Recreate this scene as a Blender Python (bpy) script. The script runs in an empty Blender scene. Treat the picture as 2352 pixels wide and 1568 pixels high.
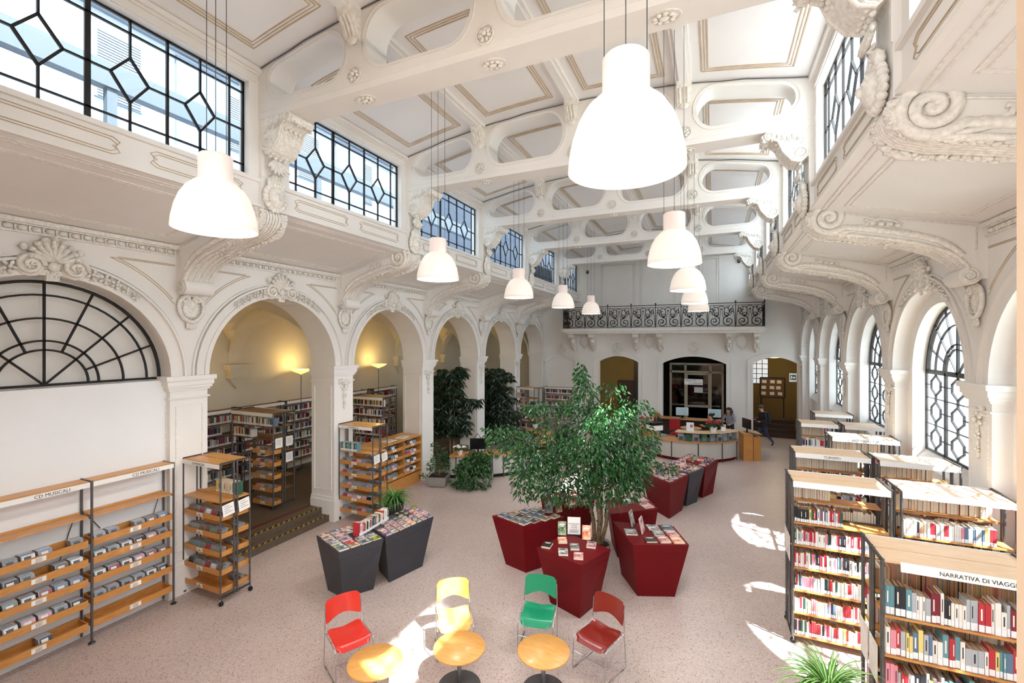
import bpy, math, random
from mathutils import Vector, Matrix, geometry
R = random.Random(11)
SC = bpy.context.scene
C = SC.collection
PI = math.pi
sin, cos = math.sin, math.cos

# ------------------------------------------------------------------ mesh builder
class MB:
    def __init__(s):
        s.v = []; s.f = []; s.m = []; s.s = []; s.T = None
    def add(s, vs, fs, mat=0, smooth=False):
        b = len(s.v)
        if s.T is not None:
            vs = [tuple(s.T @ Vector(v)) for v in vs]
        s.v += [tuple(v) for v in vs]
        for f in fs:
            s.f.append([b + i for i in f]); s.m.append(mat); s.s.append(smooth)
        return s
    def box(s, x0, y0, z0, x1, y1, z1, mat=0):
        v = [(x0,y0,z0),(x1,y0,z0),(x1,y1,z0),(x0,y1,z0),(x0,y0,z1),(x1,y0,z1),(x1,y1,z1),(x0,y1,z1)]
        return s.add(v, [(0,3,2,1),(4,5,6,7),(0,1,5,4),(1,2,6,5),(2,3,7,6),(3,0,4,7)], mat)
    def hexa(s, bot, top, mat=0):
        n = len(bot)
        return s.add(list(bot)+list(top), [tuple(range(n))[::-1], tuple(range(n,2*n))]+[(i,(i+1)%n,n+(i+1)%n,n+i) for i in range(n)], mat)
    def quad(s, a, b, c, d, mat=0):
        return s.add([a,b,c,d], [(0,1,2,3)], mat)
    def prism(s, poly, vec, mat=0, smooth=False):
        vec = Vector(vec); n = len(poly)
        top = [tuple(Vector(p)+vec) for p in poly]
        tris = geometry.tessellate_polygon([[Vector(p) for p in poly]])
        s.add(list(poly)+top, [t for t in tris]+[tuple(n+i for i in t)[::-1] for t in tris], mat)
        return s.add(list(poly)+top, [(i,(i+1)%n,n+(i+1)%n,n+i) for i in range(n)], mat, smooth)
    def holed(s, outer, holes, vec, mat=0, hmat=None, smooth_holes=True):
        """polygon with holes, extruded by vec"""
        vec = Vector(vec); loops = [outer]+holes
        flat = [p for l in loops for p in l]; n = len(flat)
        tris = geometry.tessellate_polygon([[Vector(p) for p in l] for l in loops])
        top = [tuple(Vector(p)+vec) for p in flat]
        s.add(flat+top, list(tris)+[tuple(n+i for i in t)[::-1] for t in tris], mat)
        for j, l in enumerate(loops):
            k = len(l)
            s.add(list(l)+[tuple(Vector(p)+vec) for p in l], [(i,(i+1)%k,k+(i+1)%k,k+i) for i in range(k)], mat if j == 0 or hmat is None else hmat, j > 0 and smooth_holes)
        return s
    def tube(s, path, r, n=6, mat=0, closed=False, caps=True, smooth=True):
        P = [Vector(p) for p in path]; L = len(P)
        if L < 2: return s
        rr = r if isinstance(r, (list, tuple)) else [r]*L
        vs = []; up = None
        for i, p in enumerate(P):
            a = P[i-1] if (i > 0 or closed) else p
            b = P[(i+1) % L] if (i < L-1 or closed) else p
            t = (b-a)
            if t.length < 1e-9: t = Vector((0,0,1))
            t.normalize()
            if up is None:
                up = Vector((0,0,1)) if abs(t.z) < .9 else Vector((1,0,0))
            u = up - t*up.dot(t)
            if u.length < 1e-4:
                u = Vector((1,0,0)) - t*t.x
                if u.length < 1e-4: u = Vector((0,1,0))
            u.normalize(); up = u; w = t.cross(u)
            for k in range(n):
                an = 2*PI*(k+.5)/n
                vs.append(p + (u*cos(an)+w*sin(an))*rr[i])
        fs = []
        for i in range(L if closed else L-1):
            j = (i+1) % L
            for k in range(n):
                fs.append((i*n+k, i*n+(k+1)%n, j*n+(k+1)%n, j*n+k))
        s.add(vs, fs, mat, smooth)
        if caps and not closed:
            s.add(vs[:n], [tuple(range(n))[::-1]], mat); s.add(vs[-n:], [tuple(range(n))], mat)
        return s
    def rod(s, a, b, r, n=6, mat=0):
        return s.tube([a, b], r, n, mat)
    def bar(s, a, b, w, h, mat=0):
        """rectangular bar a->b; w sideways (horizontal), h along z-ish"""
        a = Vector(a); b = Vector(b); t = (b-a).normalized()
        up = Vector((0,0,1)) if abs(t.z) < .95 else Vector((0,1,0))
        u = t.cross(up).normalized(); v = u.cross(t)
        q = [u*(w/2)+v*(h/2), -u*(w/2)+v*(h/2), -u*(w/2)-v*(h/2), u*(w/2)-v*(h/2)]
        return s.add([a+p for p in q]+[b+p for p in q], [(3,2,1,0),(4,5,6,7),(0,1,5,4),(1,2,6,5),(2,3,7,6),(3,0,4,7)], mat)
    def lathe(s, prof, c=(0,0,0), n=24, mat=0, smooth=True, sx=1, sy=1):
        vs = []; L = len(prof)
        for r, z in prof:
            for k in range(n):
                a = 2*PI*k/n
                vs.append((c[0]+r*cos(a)*sx, c[1]+r*sin(a)*sy, c[2]+z))
        fs = [(i*n+k, i*n+(k+1)%n, (i+1)*n+(k+1)%n, (i+1)*n+k) for i in range(L-1) for k in range(n)]
        s.add(vs, fs, mat, smooth)
        if prof[0][0] > 1e-6: s.add(vs[:n], [tuple(range(n))[::-1]], mat)
        if prof[-1][0] > 1e-6: s.add(vs[-n:], [tuple(range(n))], mat)
        return s
    def cyl(s, c, r, h, n=20, mat=0):
        return s.lathe([(r,0),(r,h)], c, n, mat)
    def ell(s, c, rad, n=8, m=5, mat=0, rot=None):
        vs = []; M3 = rot
        for i in range(m+1):
            ph = PI*i/m
            for k in range(n):
                a = 2*PI*k/n
                p = Vector((sin(ph)*cos(a)*rad[0], sin(ph)*sin(a)*rad[1], cos(ph)*rad[2]))
                if M3 is not None: p = M3 @ p
                vs.append((c[0]+p.x, c[1]+p.y, c[2]+p.z))
        fs = [(i*n+k, (i+1)*n+k, (i+1)*n+(k+1)%n, i*n+(k+1)%n) for i in range(m) for k in range(n)]
        return s.add(vs, fs, mat, True)
    def text(s, txt, size, M4, mat=0, align='CENTER'):
        cu = bpy.data.curves.new('t', 'FONT'); cu.body = txt; cu.size = size; cu.align_x = align; cu.align_y = 'CENTER'
        cu.extrude = 0.0008; cu.resolution_u = 3
        o = bpy.data.objects.new('t', cu); C.objects.link(o)
        dg = bpy.context.evaluated_depsgraph_get(); dg.update()
        me = bpy.data.meshes.new_from_object(o.evaluated_get(dg))
        s.add([tuple(M4 @ v.co) for v in me.vertices], [tuple(p.vertices) for p in me.polygons], mat)
        bpy.data.objects.remove(o); bpy.data.curves.remove(cu); bpy.data.meshes.remove(me)
        return s
    def mesh(s, name, mats):
        me = bpy.data.meshes.new(name)
        me.from_pydata(s.v, [], s.f)
        for m in (mats if isinstance(mats, (list, tuple)) else [mats]): me.materials.append(m)
        me.polygons.foreach_set('material_index', s.m)
        me.polygons.foreach_set('use_smooth', s.s)
        me.update()
        return me
    def obj(s, name, mats, parent=None, loc=None, rotz=0):
        me = s.mesh(name, mats)
        o = bpy.data.objects.new(name, me); C.objects.link(o)
        if parent is not None: o.parent = parent
        if loc is not None: o.location = loc
        if rotz: o.rotation_euler = (0,0,rotz)
        return o

def tag(o, label, cat, group=None, kind=None):
    o['label'] = label
    if cat: o['category'] = cat
    if group: o['group'] = group
    if kind: o['kind'] = kind
    return o
def thing(name, label, cat, loc=(0,0,0), rotz=0, group=None, kind=None):
    o = bpy.data.objects.new(name, None); C.objects.link(o); o.empty_display_size = .1
    o.location = loc; o.rotation_euler = (0,0,rotz)
    return tag(o, label, cat, group, kind)
def inst(name, me, parent=None, loc=(0,0,0), rot=(0,0,0), scale=(1,1,1)):
    o = bpy.data.objects.new(name, me); C.objects.link(o)
    if parent is not None: o.parent = parent
    o.location = loc; o.rotation_euler = rot; o.scale = scale
    return o
def dup(root, loc=None, rotz=None, label=None, group=None):
    r = root.copy(); C.objects.link(r)
    if loc is not None: r.location = loc
    if rotz is not None: r.rotation_euler = (0,0,rotz)
    if label: r['label'] = label
    if group: r['group'] = group
    for ch in list(root.children):
        c = ch.copy(); C.objects.link(c); c.parent = r
        for g in list(ch.children):
            d = g.copy(); C.objects.link(d); d.parent = c
    return r
def struct(o, label=None, cat=None):
    o['kind'] = 'structure'
    if label: o['label'] = label
    if cat: o['category'] = cat
    return o
ORD = ['first','second','third','fourth','fifth','sixth','seventh','eighth','ninth','tenth','eleventh','twelfth','thirteenth','fourteenth','fifteenth','sixteenth','seventeenth','eighteenth','nineteenth','twentieth']
def ordn(i):
    if i < 20: return ORD[i]
    tens = {2:'twenty',3:'thirty',4:'forty',5:'fifty'}; t, u = divmod(i+1, 10)
    if u == 0: return {2:'twentieth',3:'thirtieth',4:'fortieth',5:'fiftieth'}[t]
    return tens[t]+'-'+ORD[u-1]

# ------------------------------------------------------------------ materials
def lin(h):
    h = h.lstrip('#'); o = []
    for i in (0,2,4):
        c = int(h[i:i+2],16)/255
        o.append(c/12.92 if c <= .04045 else ((c+.055)/1.055)**2.4)
    return (*o, 1)
def M(name, hexc, rough=.5, metal=0, var=0, vs=3, bump=0, bs=60, spec=.5, hex2=None, stretch=None, emit=None, es=0, coat=0, detail=4):
    m = bpy.data.materials.new(name); m.use_nodes = True
    nt = m.node_tree; N = nt.nodes; L = nt.links
    b = N['Principled BSDF']
    b.inputs['Base Color'].default_value = lin(hexc)
    b.inputs['Roughness'].default_value = rough
    b.inputs['Metallic'].default_value = metal
    b.inputs['Specular IOR Level'].default_value = spec
    if coat: b.inputs['Coat Weight'].default_value = coat; b.inputs['Coat Roughness'].default_value = .15
    if emit:
        b.inputs['Emission Color'].default_value = lin(emit); b.inputs['Emission Strength'].default_value = es
    if var or hex2 or bump:
        tc = N.new('ShaderNodeTexCoord'); vec = tc.outputs['Object']
        if stretch:
            mp = N.new('ShaderNodeMapping'); mp.inputs['Scale'].default_value = stretch
            L.new(vec, mp.inputs['Vector']); vec = mp.outputs['Vector']
    if var or hex2:
        no = N.new('ShaderNodeTexNoise'); no.inputs['Scale'].default_value = vs; no.inputs['Detail'].default_value = detail
        L.new(vec, no.inputs['Vector'])
        cr = N.new('ShaderNodeValToRGB'); cr.color_ramp.elements[0].position = .32; cr.color_ramp.elements[1].position = .68
        a = lin(hexc); c2 = lin(hex2) if hex2 else tuple(min(1, x*(1+var)) for x in a[:3])+(1,)
        cr.color_ramp.elements[0].color = a if hex2 else tuple(x*(1-var) for x in a[:3])+(1,)
        cr.color_ramp.elements[1].color = c2
        L.new(no.outputs['Fac'], cr.inputs['Fac']); L.new(cr.outputs['Color'], b.inputs['Base Color'])
    if bump:
        n2 = N.new('ShaderNodeTexNoise'); n2.inputs['Scale'].default_value = bs; n2.inputs['Detail'].default_value = 3
        L.new(vec, n2.inputs['Vector'])
        bp = N.new('ShaderNodeBump'); bp.inputs['Strength'].default_value = bump; bp.inputs['Distance'].default_value = .01
        L.new(n2.outputs['Fac'], bp.inputs['Height']); L.new(bp.outputs['Normal'], b.inputs['Normal'])
    return m

PLAS = M('plaster_wall', 'e7e4df', .75, var=.04, vs=.8, bump=.12, bs=50, spec=.2)
PLAS2 = M('plaster_ornament', 'e4e0d8', .7, var=.13, vs=22, spec=.25)
CEIL = M('plaster_ceiling', 'e8e6e4', .8, var=.04, vs=.6, spec=.15)
LINE = M('moulding_line', 'c3b096', .8, var=.1, vs=6, spec=.2)
AISLE = M('aisle_plaster', 'd2c8b4', .8, var=.05, vs=.8, spec=.15)
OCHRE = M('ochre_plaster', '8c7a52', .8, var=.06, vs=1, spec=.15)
WHITE = M('white_paint', 'e7e9ea', .7, var=.02, vs=1)
IRON = M('black_iron', '1d1b1b', .45, metal=.3)
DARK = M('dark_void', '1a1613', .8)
BROWN = M('dark_brown', '3a2418', .6, var=.15, vs=6)
WOOD = M('beech_board', 'd09a5a', .38, hex2='c08443', vs=3.2, stretch=(2,14,14), coat=.15)
WOODF = M('beech_front', 'cc9252', .4, hex2='b77b3d', vs=3, stretch=(2.2,2.2,16))
WOODL = M('pale_board', 'dcc0a0', .4, hex2='d0ad86', vs=3, stretch=(2,16,16))  # sunlight on the right bookcase tops put into a paler wood; desk counter shares it
WOODD = M('oak_fair', 'dda65f', .36, hex2='cd9148', vs=2.3, stretch=(3,22,22), coat=.2)
STEEL = M('grey_steel', '6a6a6b', .38, metal=.75, var=.1, vs=20)
STEELD = M('dark_steel', '4b4a4b', .42, metal=.6)
CHROME = M('chrome', 'c9cbce', .14, metal=1)
RUB = M('rubber', '161616', .6)
SIGNW = M('sign_white', 'eceae6', .45)
INK = M('ink_dark', '26262c', .6)
REDT = M('red_lacquer', '65070f', .5, var=.06, vs=2, spec=.2)
GREYT = M('charcoal_lacquer', '33343a', .5, var=.06, vs=3)
PAGES = M('paper_pages', 'e3d8c2', .8, var=.05, vs=60, stretch=(1,1,1))
PAGESB = M('browned_pages', 'b98f63', .8, hex2='a57a4e', vs=30)
LABEL = M('spine_label_white', 'e9e9ea', .5)
PANEL = M('desk_grey_panel', 'bdb9b4', .5)
LEAFG = M('ficus_leaf', '285f25', .28, hex2='183d1b', vs=5, spec=.6)
LEAFD = M('dark_leaf', '19361d', .32, hex2='0e2212', vs=5, spec=.6)
LEAFI = M('ivy_leaf', '2f5c25', .35, hex2='1c3d18', vs=6)
SPID = M('spider_leaf', '5fae35', .4, hex2='b7d989', vs=9, stretch=(5,5,5))
SPIDD = M('fern_leaf', '4f8a3c', .4, hex2='2f5c25', vs=9)
BARK = M('bark', '8a7355', .8, hex2='6b573f', vs=14, bump=.4, bs=30)
SOIL = M('soil', '2c2018', .9, var=.2, vs=20)
POTG = M('grey_pot', '8f8b86', .6, var=.05, vs=8)
POTB = M('black_pot', '232325', .5)
SKIN = M('skin', 'c68f72', .55)
SOLEDARK = M('shoe_dark', '1b1a1c', .5)

def floor_mat():
    m = bpy.data.materials.new('terrazzo'); m.use_nodes = True
    nt = m.node_tree; N = nt.nodes; L = nt.links; b = N['Principled BSDF']
    tc = N.new('ShaderNodeTexCoord')
    vo = N.new('ShaderNodeTexVoronoi'); vo.inputs['Scale'].default_value = 75
    L.new(tc.outputs['Object'], vo.inputs['Vector'])
    sep = N.new('ShaderNodeSeparateColor'); L.new(vo.outputs['Color'], sep.inputs['Color'])
    cr = N.new('ShaderNodeValToRGB'); e = cr.color_ramp.elements
    e[0].position = 0; e[0].color = lin('837067'); e[1].position = 1; e[1].color = lin('d0c3bd')
    for p, h in ((.06,'9a877f'),(.1,'baa8a0'),(.5,'c2b1a9'),(.8,'b19f97')):
        x = e.new(p); x.color = lin(h)
    L.new(sep.outputs['Red'], cr.inputs['Fac'])
    no = N.new('ShaderNodeTexNoise'); no.inputs['Scale'].default_value = .55; no.inputs['Detail'].default_value = 5
    L.new(tc.outputs['Object'], no.inputs['Vector'])
    mr = N.new('ShaderNodeMapRange'); mr.inputs['From Min'].default_value = .3; mr.inputs['From Max'].default_value = .7
    mr.inputs['To Min'].default_value = .86; mr.inputs['To Max'].default_value = 1.08
    L.new(no.outputs['Fac'], mr.inputs['Value'])
    mx = N.new('ShaderNodeMix'); mx.data_type = 'RGBA'; mx.blend_type = 'MULTIPLY'; mx.inputs['Factor'].default_value = 1
    L.new(cr.outputs['Color'], mx.inputs['A']); L.new(mr.outputs['Result'], mx.inputs['B'])
    L.new(mx.outputs['Result'], b.inputs['Base Color'])
    mr2 = N.new('ShaderNodeMapRange'); mr2.inputs['To Min'].default_value = .22; mr2.inputs['To Max'].default_value = .42
    L.new(no.outputs['Fac'], mr2.inputs['Value']); L.new(mr2.outputs['Result'], b.inputs['Roughness'])
    return m
TERR = floor_mat()
TERRD = M('aisle_terrazzo', '6f5f4f', .4, hex2='4b3d33', vs=60)
REDB = M('red_border_stone', '5e2a22', .45, var=.2, vs=30)
def stripe_mat():
    m = bpy.data.materials.new('hazard_stripe'); m.use_nodes = True
    N = m.node_tree.nodes; L = m.node_tree.links; b = N['Principled BSDF']
    tc = N.new('ShaderNodeTexCoord'); w = N.new('ShaderNodeTexWave'); w.inputs['Scale'].default_value = 4.5; w.bands_direction = 'DIAGONAL'
    L.new(tc.outputs['Object'], w.inputs['Vector'])
    cr = N.new('ShaderNodeValToRGB'); cr.color_ramp.interpolation = 'CONSTANT'
    cr.color_ramp.elements[0].color = lin('2b2620'); cr.color_ramp.elements[1].position = .62; cr.color_ramp.elements[1].color = lin('b08d1e')
    L.new(w.outputs['Fac'], cr.inputs['Fac']); L.new(cr.outputs['Color'], b.inputs['Base Color'])
    b.inputs['Roughness'].default_value = .6
    return m
HAZ = stripe_mat()
def glass_mat(name, tint='f2f8fb', gl=.07):
    m = bpy.data.materials.new(name); m.use_nodes = True
    N = m.node_tree.nodes; L = m.node_tree.links; N.clear()
    out = N.new('ShaderNodeOutputMaterial'); mix = N.new('ShaderNodeMixShader'); mix.inputs['Fac'].default_value = gl
    t = N.new('ShaderNodeBsdfTransparent'); t.inputs['Color'].default_value = lin(tint)
    g = N.new('ShaderNodeBsdfGlossy'); g.inputs['Roughness'].default_value = .05
    L.new(t.outputs[0], mix.inputs[1]); L.new(g.outputs[0], mix.inputs[2]); L.new(mix.outputs[0], out.inputs['Surface'])
    return m
GLASS = glass_mat('window_glass')
GLASSB = glass_mat('old_window_glass', 'e3e9ec', .08)
GLASSF = glass_mat('frosted_glass', 'e3eaee', .1)
WOODB = M('brown_board', '7d5230', .5, hex2='684223', vs=3, stretch=(2,14,14))
def lamp_mat(name, col, st, edge):
    m = bpy.data.materials.new(name); m.use_nodes = True
    b = m.node_tree.nodes['Principled BSDF']
    b.inputs['Base Color'].default_value = lin(edge); b.inputs['Roughness'].default_value = .3
    b.inputs['Emission Color'].default_value = lin(col); b.inputs['Emission Strength'].default_value = st
    return m
# ================================================================== ARCHITECTURE
BAY = 3.68
PC = [5.05+BAY*k for k in range(-1, 6)]          # pier lines, PC[0]=1.37 ... PC[6]=23.45
BC = [3.21+BAY*k for k in range(6)]              # bay centres
YB = 23.45                                       # back wall face
AR, ZS, ZT = 1.525, 3.8, 6.05
def LX(side, d): return -2.5+side*(6+d)          # lower wall: d outward
def UX(side, d): return -2.5+side*(3.95+d)       # clerestory: d outward
def ceilz(x): return 9.05-.45*((x+2.5)/3.95)**2
def SN(side): return 'arcade side' if side < 0 else 'street window side'

def flower(mb, c, r, nrm, mat=0, petals=6):
    n = Vector(nrm).normalized(); u = n.orthogonal().normalized(); w = n.cross(u); c = Vector(c)
    rot = Matrix((u, w, n)).transposed()
    mb.ell(c+n*r*.25, (r*.3, r*.3, r*.3), 6, 4, mat)
    for k in range(petals):
        a = 2*PI*k/petals+.3
        d = u*cos(a)+w*sin(a)
        rr = Matrix((d, n.cross(d), n)).transposed()
        mb.ell(c+d*r*.6, (r*.42, r*.26, r*.2), 6, 4, mat, rr)
def spiral(c, r0, turns, a0, eu, ev, n=26, r1=.02, dirn=1):
    c = Vector(c); eu = Vector(eu); ev = Vector(ev); out = []
    for i in range(n+1):
        t = i/n; r = r0*(1-t)**.9+r1*t; a = a0+dirn*2*PI*turns*t
        out.append(c+eu*r*cos(a)+ev*r*sin(a))
    return out
def leafclump(mb, c, r, n, rnd, mat=0, flat=(1,1,1)):
    for _ in range(n):
        p = Vector((rnd.uniform(-1,1)*flat[0], rnd.uniform(-1,1)*flat[1], rnd.uniform(-1,1)*flat[2]))*r
        rot = Matrix.Rotation(rnd.uniform(0,PI), 3, 'X') @ Matrix.Rotation(rnd.uniform(0,PI), 3, 'Z')
        mb.ell(Vector(c)+p, (r*.42, r*.2, r*.14), 6, 4, mat, rot)

# ---- floor, aisle floor, steps
mb = MB(); mb.box(-8.75, 1.2, -.2, 4.3, 28.6, 0); struct(mb.obj('floor', TERR), 'speckled beige terrazzo floor of the reading hall', 'floor')
mb = MB(); mb.box(-12.8, 4.9, -.2, -9.05, 23.7, .3); f2 = mb.obj('floor_aisle', TERRD); struct(f2, 'dark raised terrazzo floor of the side aisle', 'floor')
mb = MB()
mb.box(-12.4, 5.5, .3, -9.2, 5.62, .302); mb.box(-9.32, 5.5, .3, -9.2, 23.4, .302)
mb.obj('floor_border', REDB, f2)
for k in range(1, 6):
    t = thing('steps', 'two worn stone steps with hazard stripes in the %s open arch' % ORD[k-1], 'steps', (0, BC[k], 0), kind='structure')
    a = MB(); a.box(-8.9, -1.5, 0, -8.62, 1.5, .15); a.obj('lower_step', TERRD, t)
    a = MB(); a.box(-9.06, -1.5, 0, -8.86, 1.5, .3); a.obj('upper_step', TERRD, t)
    a = MB(); a.box(-8.7, -1.5, .15, -8.63, 1.5, .153); a.box(-8.95, -1.5, .3, -8.87, 1.5, .303); a.obj('hazard_strip', HAZ, t)

# ---- arcade walls
def arcpts(yc, r, n=28): return [(yc-r*cos(PI*i/n), ZS+r*sin(PI*i/n)) for i in range(n+1)]
def arcband(mb, side, yc, r0, r1, d0, d1, mat=0, n=28, a0=0, a1=PI, leg=None):
    """moulding ring between radii, proud from depth d0 (wall) to d1 (towards the hall)"""
    vs = []
    seq = [a0+(a1-a0)*i/n for i in range(n+1)]
    rows = [(cos(a), sin(a), 0) for a in seq]
    if leg is not None: rows = [(1, 0, leg)]+rows+[(-1, 0, leg)] if a0 == 0 else rows
    for ca, sa, lg in rows:
        for r, d in ((r0,d0),(r0,d1),(r1,d1),(r1,d0)):
            vs.append((LX(side, d), yc+r*ca, ZS+r*sa-lg))
    fs = []
    for i in range(len(rows)-1):
        for k in range(3):
            fs.append((i*4+k, i*4+k+1, (i+1)*4+k+1, (i+1)*4+k))
    mb.add(vs, fs, mat, False)
def arcade(side):
    mb = MB(); dep = .75 if side < 0 else .22
    for k, yc in enumerate(BC):
        pts = arcpts(yc, AR)
        for (y0,z0),(y1,z1) in zip(pts, pts[1:]):
            mb.quad((LX(side,0),y0,z0),(LX(side,0),y1,z1),(LX(side,0),y1,ZT),(LX(side,0),y0,ZT))
            mb.add([(LX(side,0),y0,z0),(LX(side,dep),y0,z0),(LX(side,dep),y1,z1),(LX(side,0),y1,z1)], [(0,1,2,3)], 0, True)
            if side < 0: mb.quad((LX(side,dep),y0,z0),(LX(side,dep),y1,z1),(LX(side,dep),y1,ZT),(LX(side,dep),y0,ZT))
        if side > 0:
            p2 = arcpts(yc, 1.3)
            for i in range(len(pts)-1):
                a, b, c2, d2 = pts[i], pts[i+1], p2[i+1], p2[i]
                mb.quad((LX(1,.22),)+a, (LX(1,.22),)+b, (LX(1,.22),)+c2, (LX(1,.22),)+d2)
                mb.add([(LX(1,.22),)+d2, (LX(1,.22),)+c2, (LX(1,.55),)+c2, (LX(1,.55),)+d2], [(0,1,2,3)], 0, True)
            for s in (-1, 1):
                mb.box(LX(1,.22), min(yc+s*1.3, yc+s*1.54), 0, LX(1,.55), max(yc+s*1.3, yc+s*1.54), ZS)
            mb.box(LX(1,.3), yc-1.3, 0, LX(1,.55), yc+1.3, 2.0)
            mb.hexa([(LX(1,.24),yc-1.3,1.96),(LX(1,.55),yc-1.3,1.96),(LX(1,.55),yc+1.3,1.96),(LX(1,.24),yc+1.3,1.96)],
                    [(LX(1,.24),yc-1.3,2.0),(LX(1,.55),yc-1.3,2.3),(LX(1,.55),yc+1.3,2.3),(LX(1,.24),yc+1.3,2.0)])
    for y in PC:
        mb.box(min(LX(side,0),LX(side,dep)), y-.316, ZS, max(LX(side,0),LX(side,dep)), y+.316, ZT)
    if side < 0:   # the closed first bay: flush lower wall and the recessed field behind the fan grille
        yc = BC[0]
        mb.box(LX(-1,.75), yc-AR, 0, LX(-1,.1), yc+AR, ZS-.06, 1)
        mb.box(LX(-1,.75), yc-AR-.2, ZS-.1, LX(-1,.34), yc+AR+.2, ZS+AR+.05)
    o = mb.obj('wall_left' if side < 0 else 'wall_right', [PLAS, WHITE])
    struct(o, 'cream plaster arcade wall with round arches beside the raised aisle' if side < 0 else 'cream plaster wall with deep arched window openings', 'wall')
    # mouldings
    mb = MB()
    for k, yc in enumerate(BC):
        arcband(mb, side, yc, AR-.005, AR+.07, 0, -.045)
        arcband(mb, side, yc, AR+.07, AR+.2, 0, -.015)
        arcband(mb, side, yc, AR+.2, AR+.235, 0, -.075)
        arcband(mb, side, yc, AR+.255, AR+.285, 0, -.045)
    mb.obj('archivolt', PLAS, o)
    mb = MB()
    X = lambda d: LX(side, d)
    for k, yc in enumerate(BC):           # spandrel panels drawn by thin fillets
        for s in (-1, 1):
            for off in (0, .035):
                r = 2.02+off
                a = [PI/2-s*t for t in [math.acos(min(1,(5.70-ZS)/r))+i*(1.06-math.acos(min(1,(5.70-ZS)/r)))/14 for i in range(15)]]
                path = [(X(-.004), yc+r*cos(q), ZS+r*sin(q)) for q in a]
                path = [p for p in path if abs(p[1]-yc) < 1.6]
                mb.tube(path, .0065, 5)
                mb.rod((X(-.004), path[0][1], 5.70+off*.6), (X(-.004), yc+s*1.6, 5.70+off*.6), .0065, 5)
    mb.obj('spandrel_fillet', LINE, o)
    # cornice with egg and dart under the sloped soffit
    mb = MB()
    y0, y1 = PC[0], PC[6]
    for (a, b, d) in ((5.86,5.885,.03),(5.97,5.99,.05),(5.99,6.05,.09)):
        mb.box(min(X(0),X(-d)), y0, a, max(X(0),X(-d)), y1, b)
    yy = y0
    while yy < y1:
        if min(abs(yy-p) for p in PC) > .24:
            mb.ell((X(-.02), yy, 5.93), (.03,.055,.038), 6, 4); mb.box(min(X(0),X(-.03)), yy+.062, 5.895, max(X(0),X(-.03)), yy+.078, 5.965)
        yy += .14
    mb.obj('egg_and_dart', PLAS2, o)
    return o
wl = arcade(-1); wr = arcade(1)

# ---- piers
def pier(side, k):
    y = PC[k]; dep = .75 if side < 0 else .24
    X = lambda d: LX(side, d)
    def bx(mb, d0, d1, a, b, z0, z1): mb.box(min(X(d0),X(d1)), a, z0, max(X(d0),X(d1)), b, z1)
    mb = MB(); h = .315
    bx(mb, 0, dep, y-h, y+h, 0, ZS)
    bx(mb, -.045, dep+.0, y-h-.045, y+h+.045, 0, .5); bx(mb, -.025, dep, y-h-.025, y+h+.025, .5, .58)
    o = mb.obj('pillar', PLAS)
    lab = '%s square plaster pier from the camera on the %s' % (ORD[max(0,k-1)], SN(side))
    struct(o, lab, 'pillar')
    mb = MB()
    for (z0, z1, p) in ((3.40,3.43,.03),(3.54,3.58,.03),(3.58,3.63,.055),(3.63,3.72,.075),(3.72,3.8,.105)):
        bx(mb, -p, dep if side < 0 else dep, y-h-p, y+h+p, z0, z1)
    mb.obj('impost', PLAS, o)
    mb = MB()   # recessed-panel fillets on the near face and the hall face
    a0, a1 = (.1, dep-.1)
    if side < 0:
        yn = y-h-.004
        pts = [(X(a0),yn,.75),(X(a1),yn,.75),(X(a1),yn,3.3),(X(a0),yn,3.3)]
        mb.tube(pts, .014, 4, closed=True, smooth=False)
    if k == 1 or side > 0:
        xf = X(-.004)
        mb.tube([(xf,y-.22,.75),(xf,y+.22,.75),(xf,y+.22,3.28),(xf,y-.22,3.28)], .012, 4, closed=True, smooth=False)
    mb.obj('panel_fillet', PLAS2, o)
    if k >= 2 or side > 0:
        mb = MB(); rnd = random.Random(5)
        flower(mb, (X(-.03), y, 3.28), .13, (-side,0,0)); flower(mb, (X(-.03), y, 3.05), .085, (-side,0,0)); flower(mb, (X(-.03), y, 2.86), .07, (-side,0,0))
        leafclump(mb, (X(-.02), y, 3.4), .14, 9, rnd, 0, (.2,1.2,.5))
        mb.tube([(X(-.02),y,3.3),(X(-.02),y,2.8)], .015, 5); mb.ell((X(-.02),y,2.76),(.03,.03,.05),6,4)
        mb.obj('flower_drop', PLAS2, o)
for k in range(1, 7):
    pier(-1, k); pier(1, k)

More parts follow.
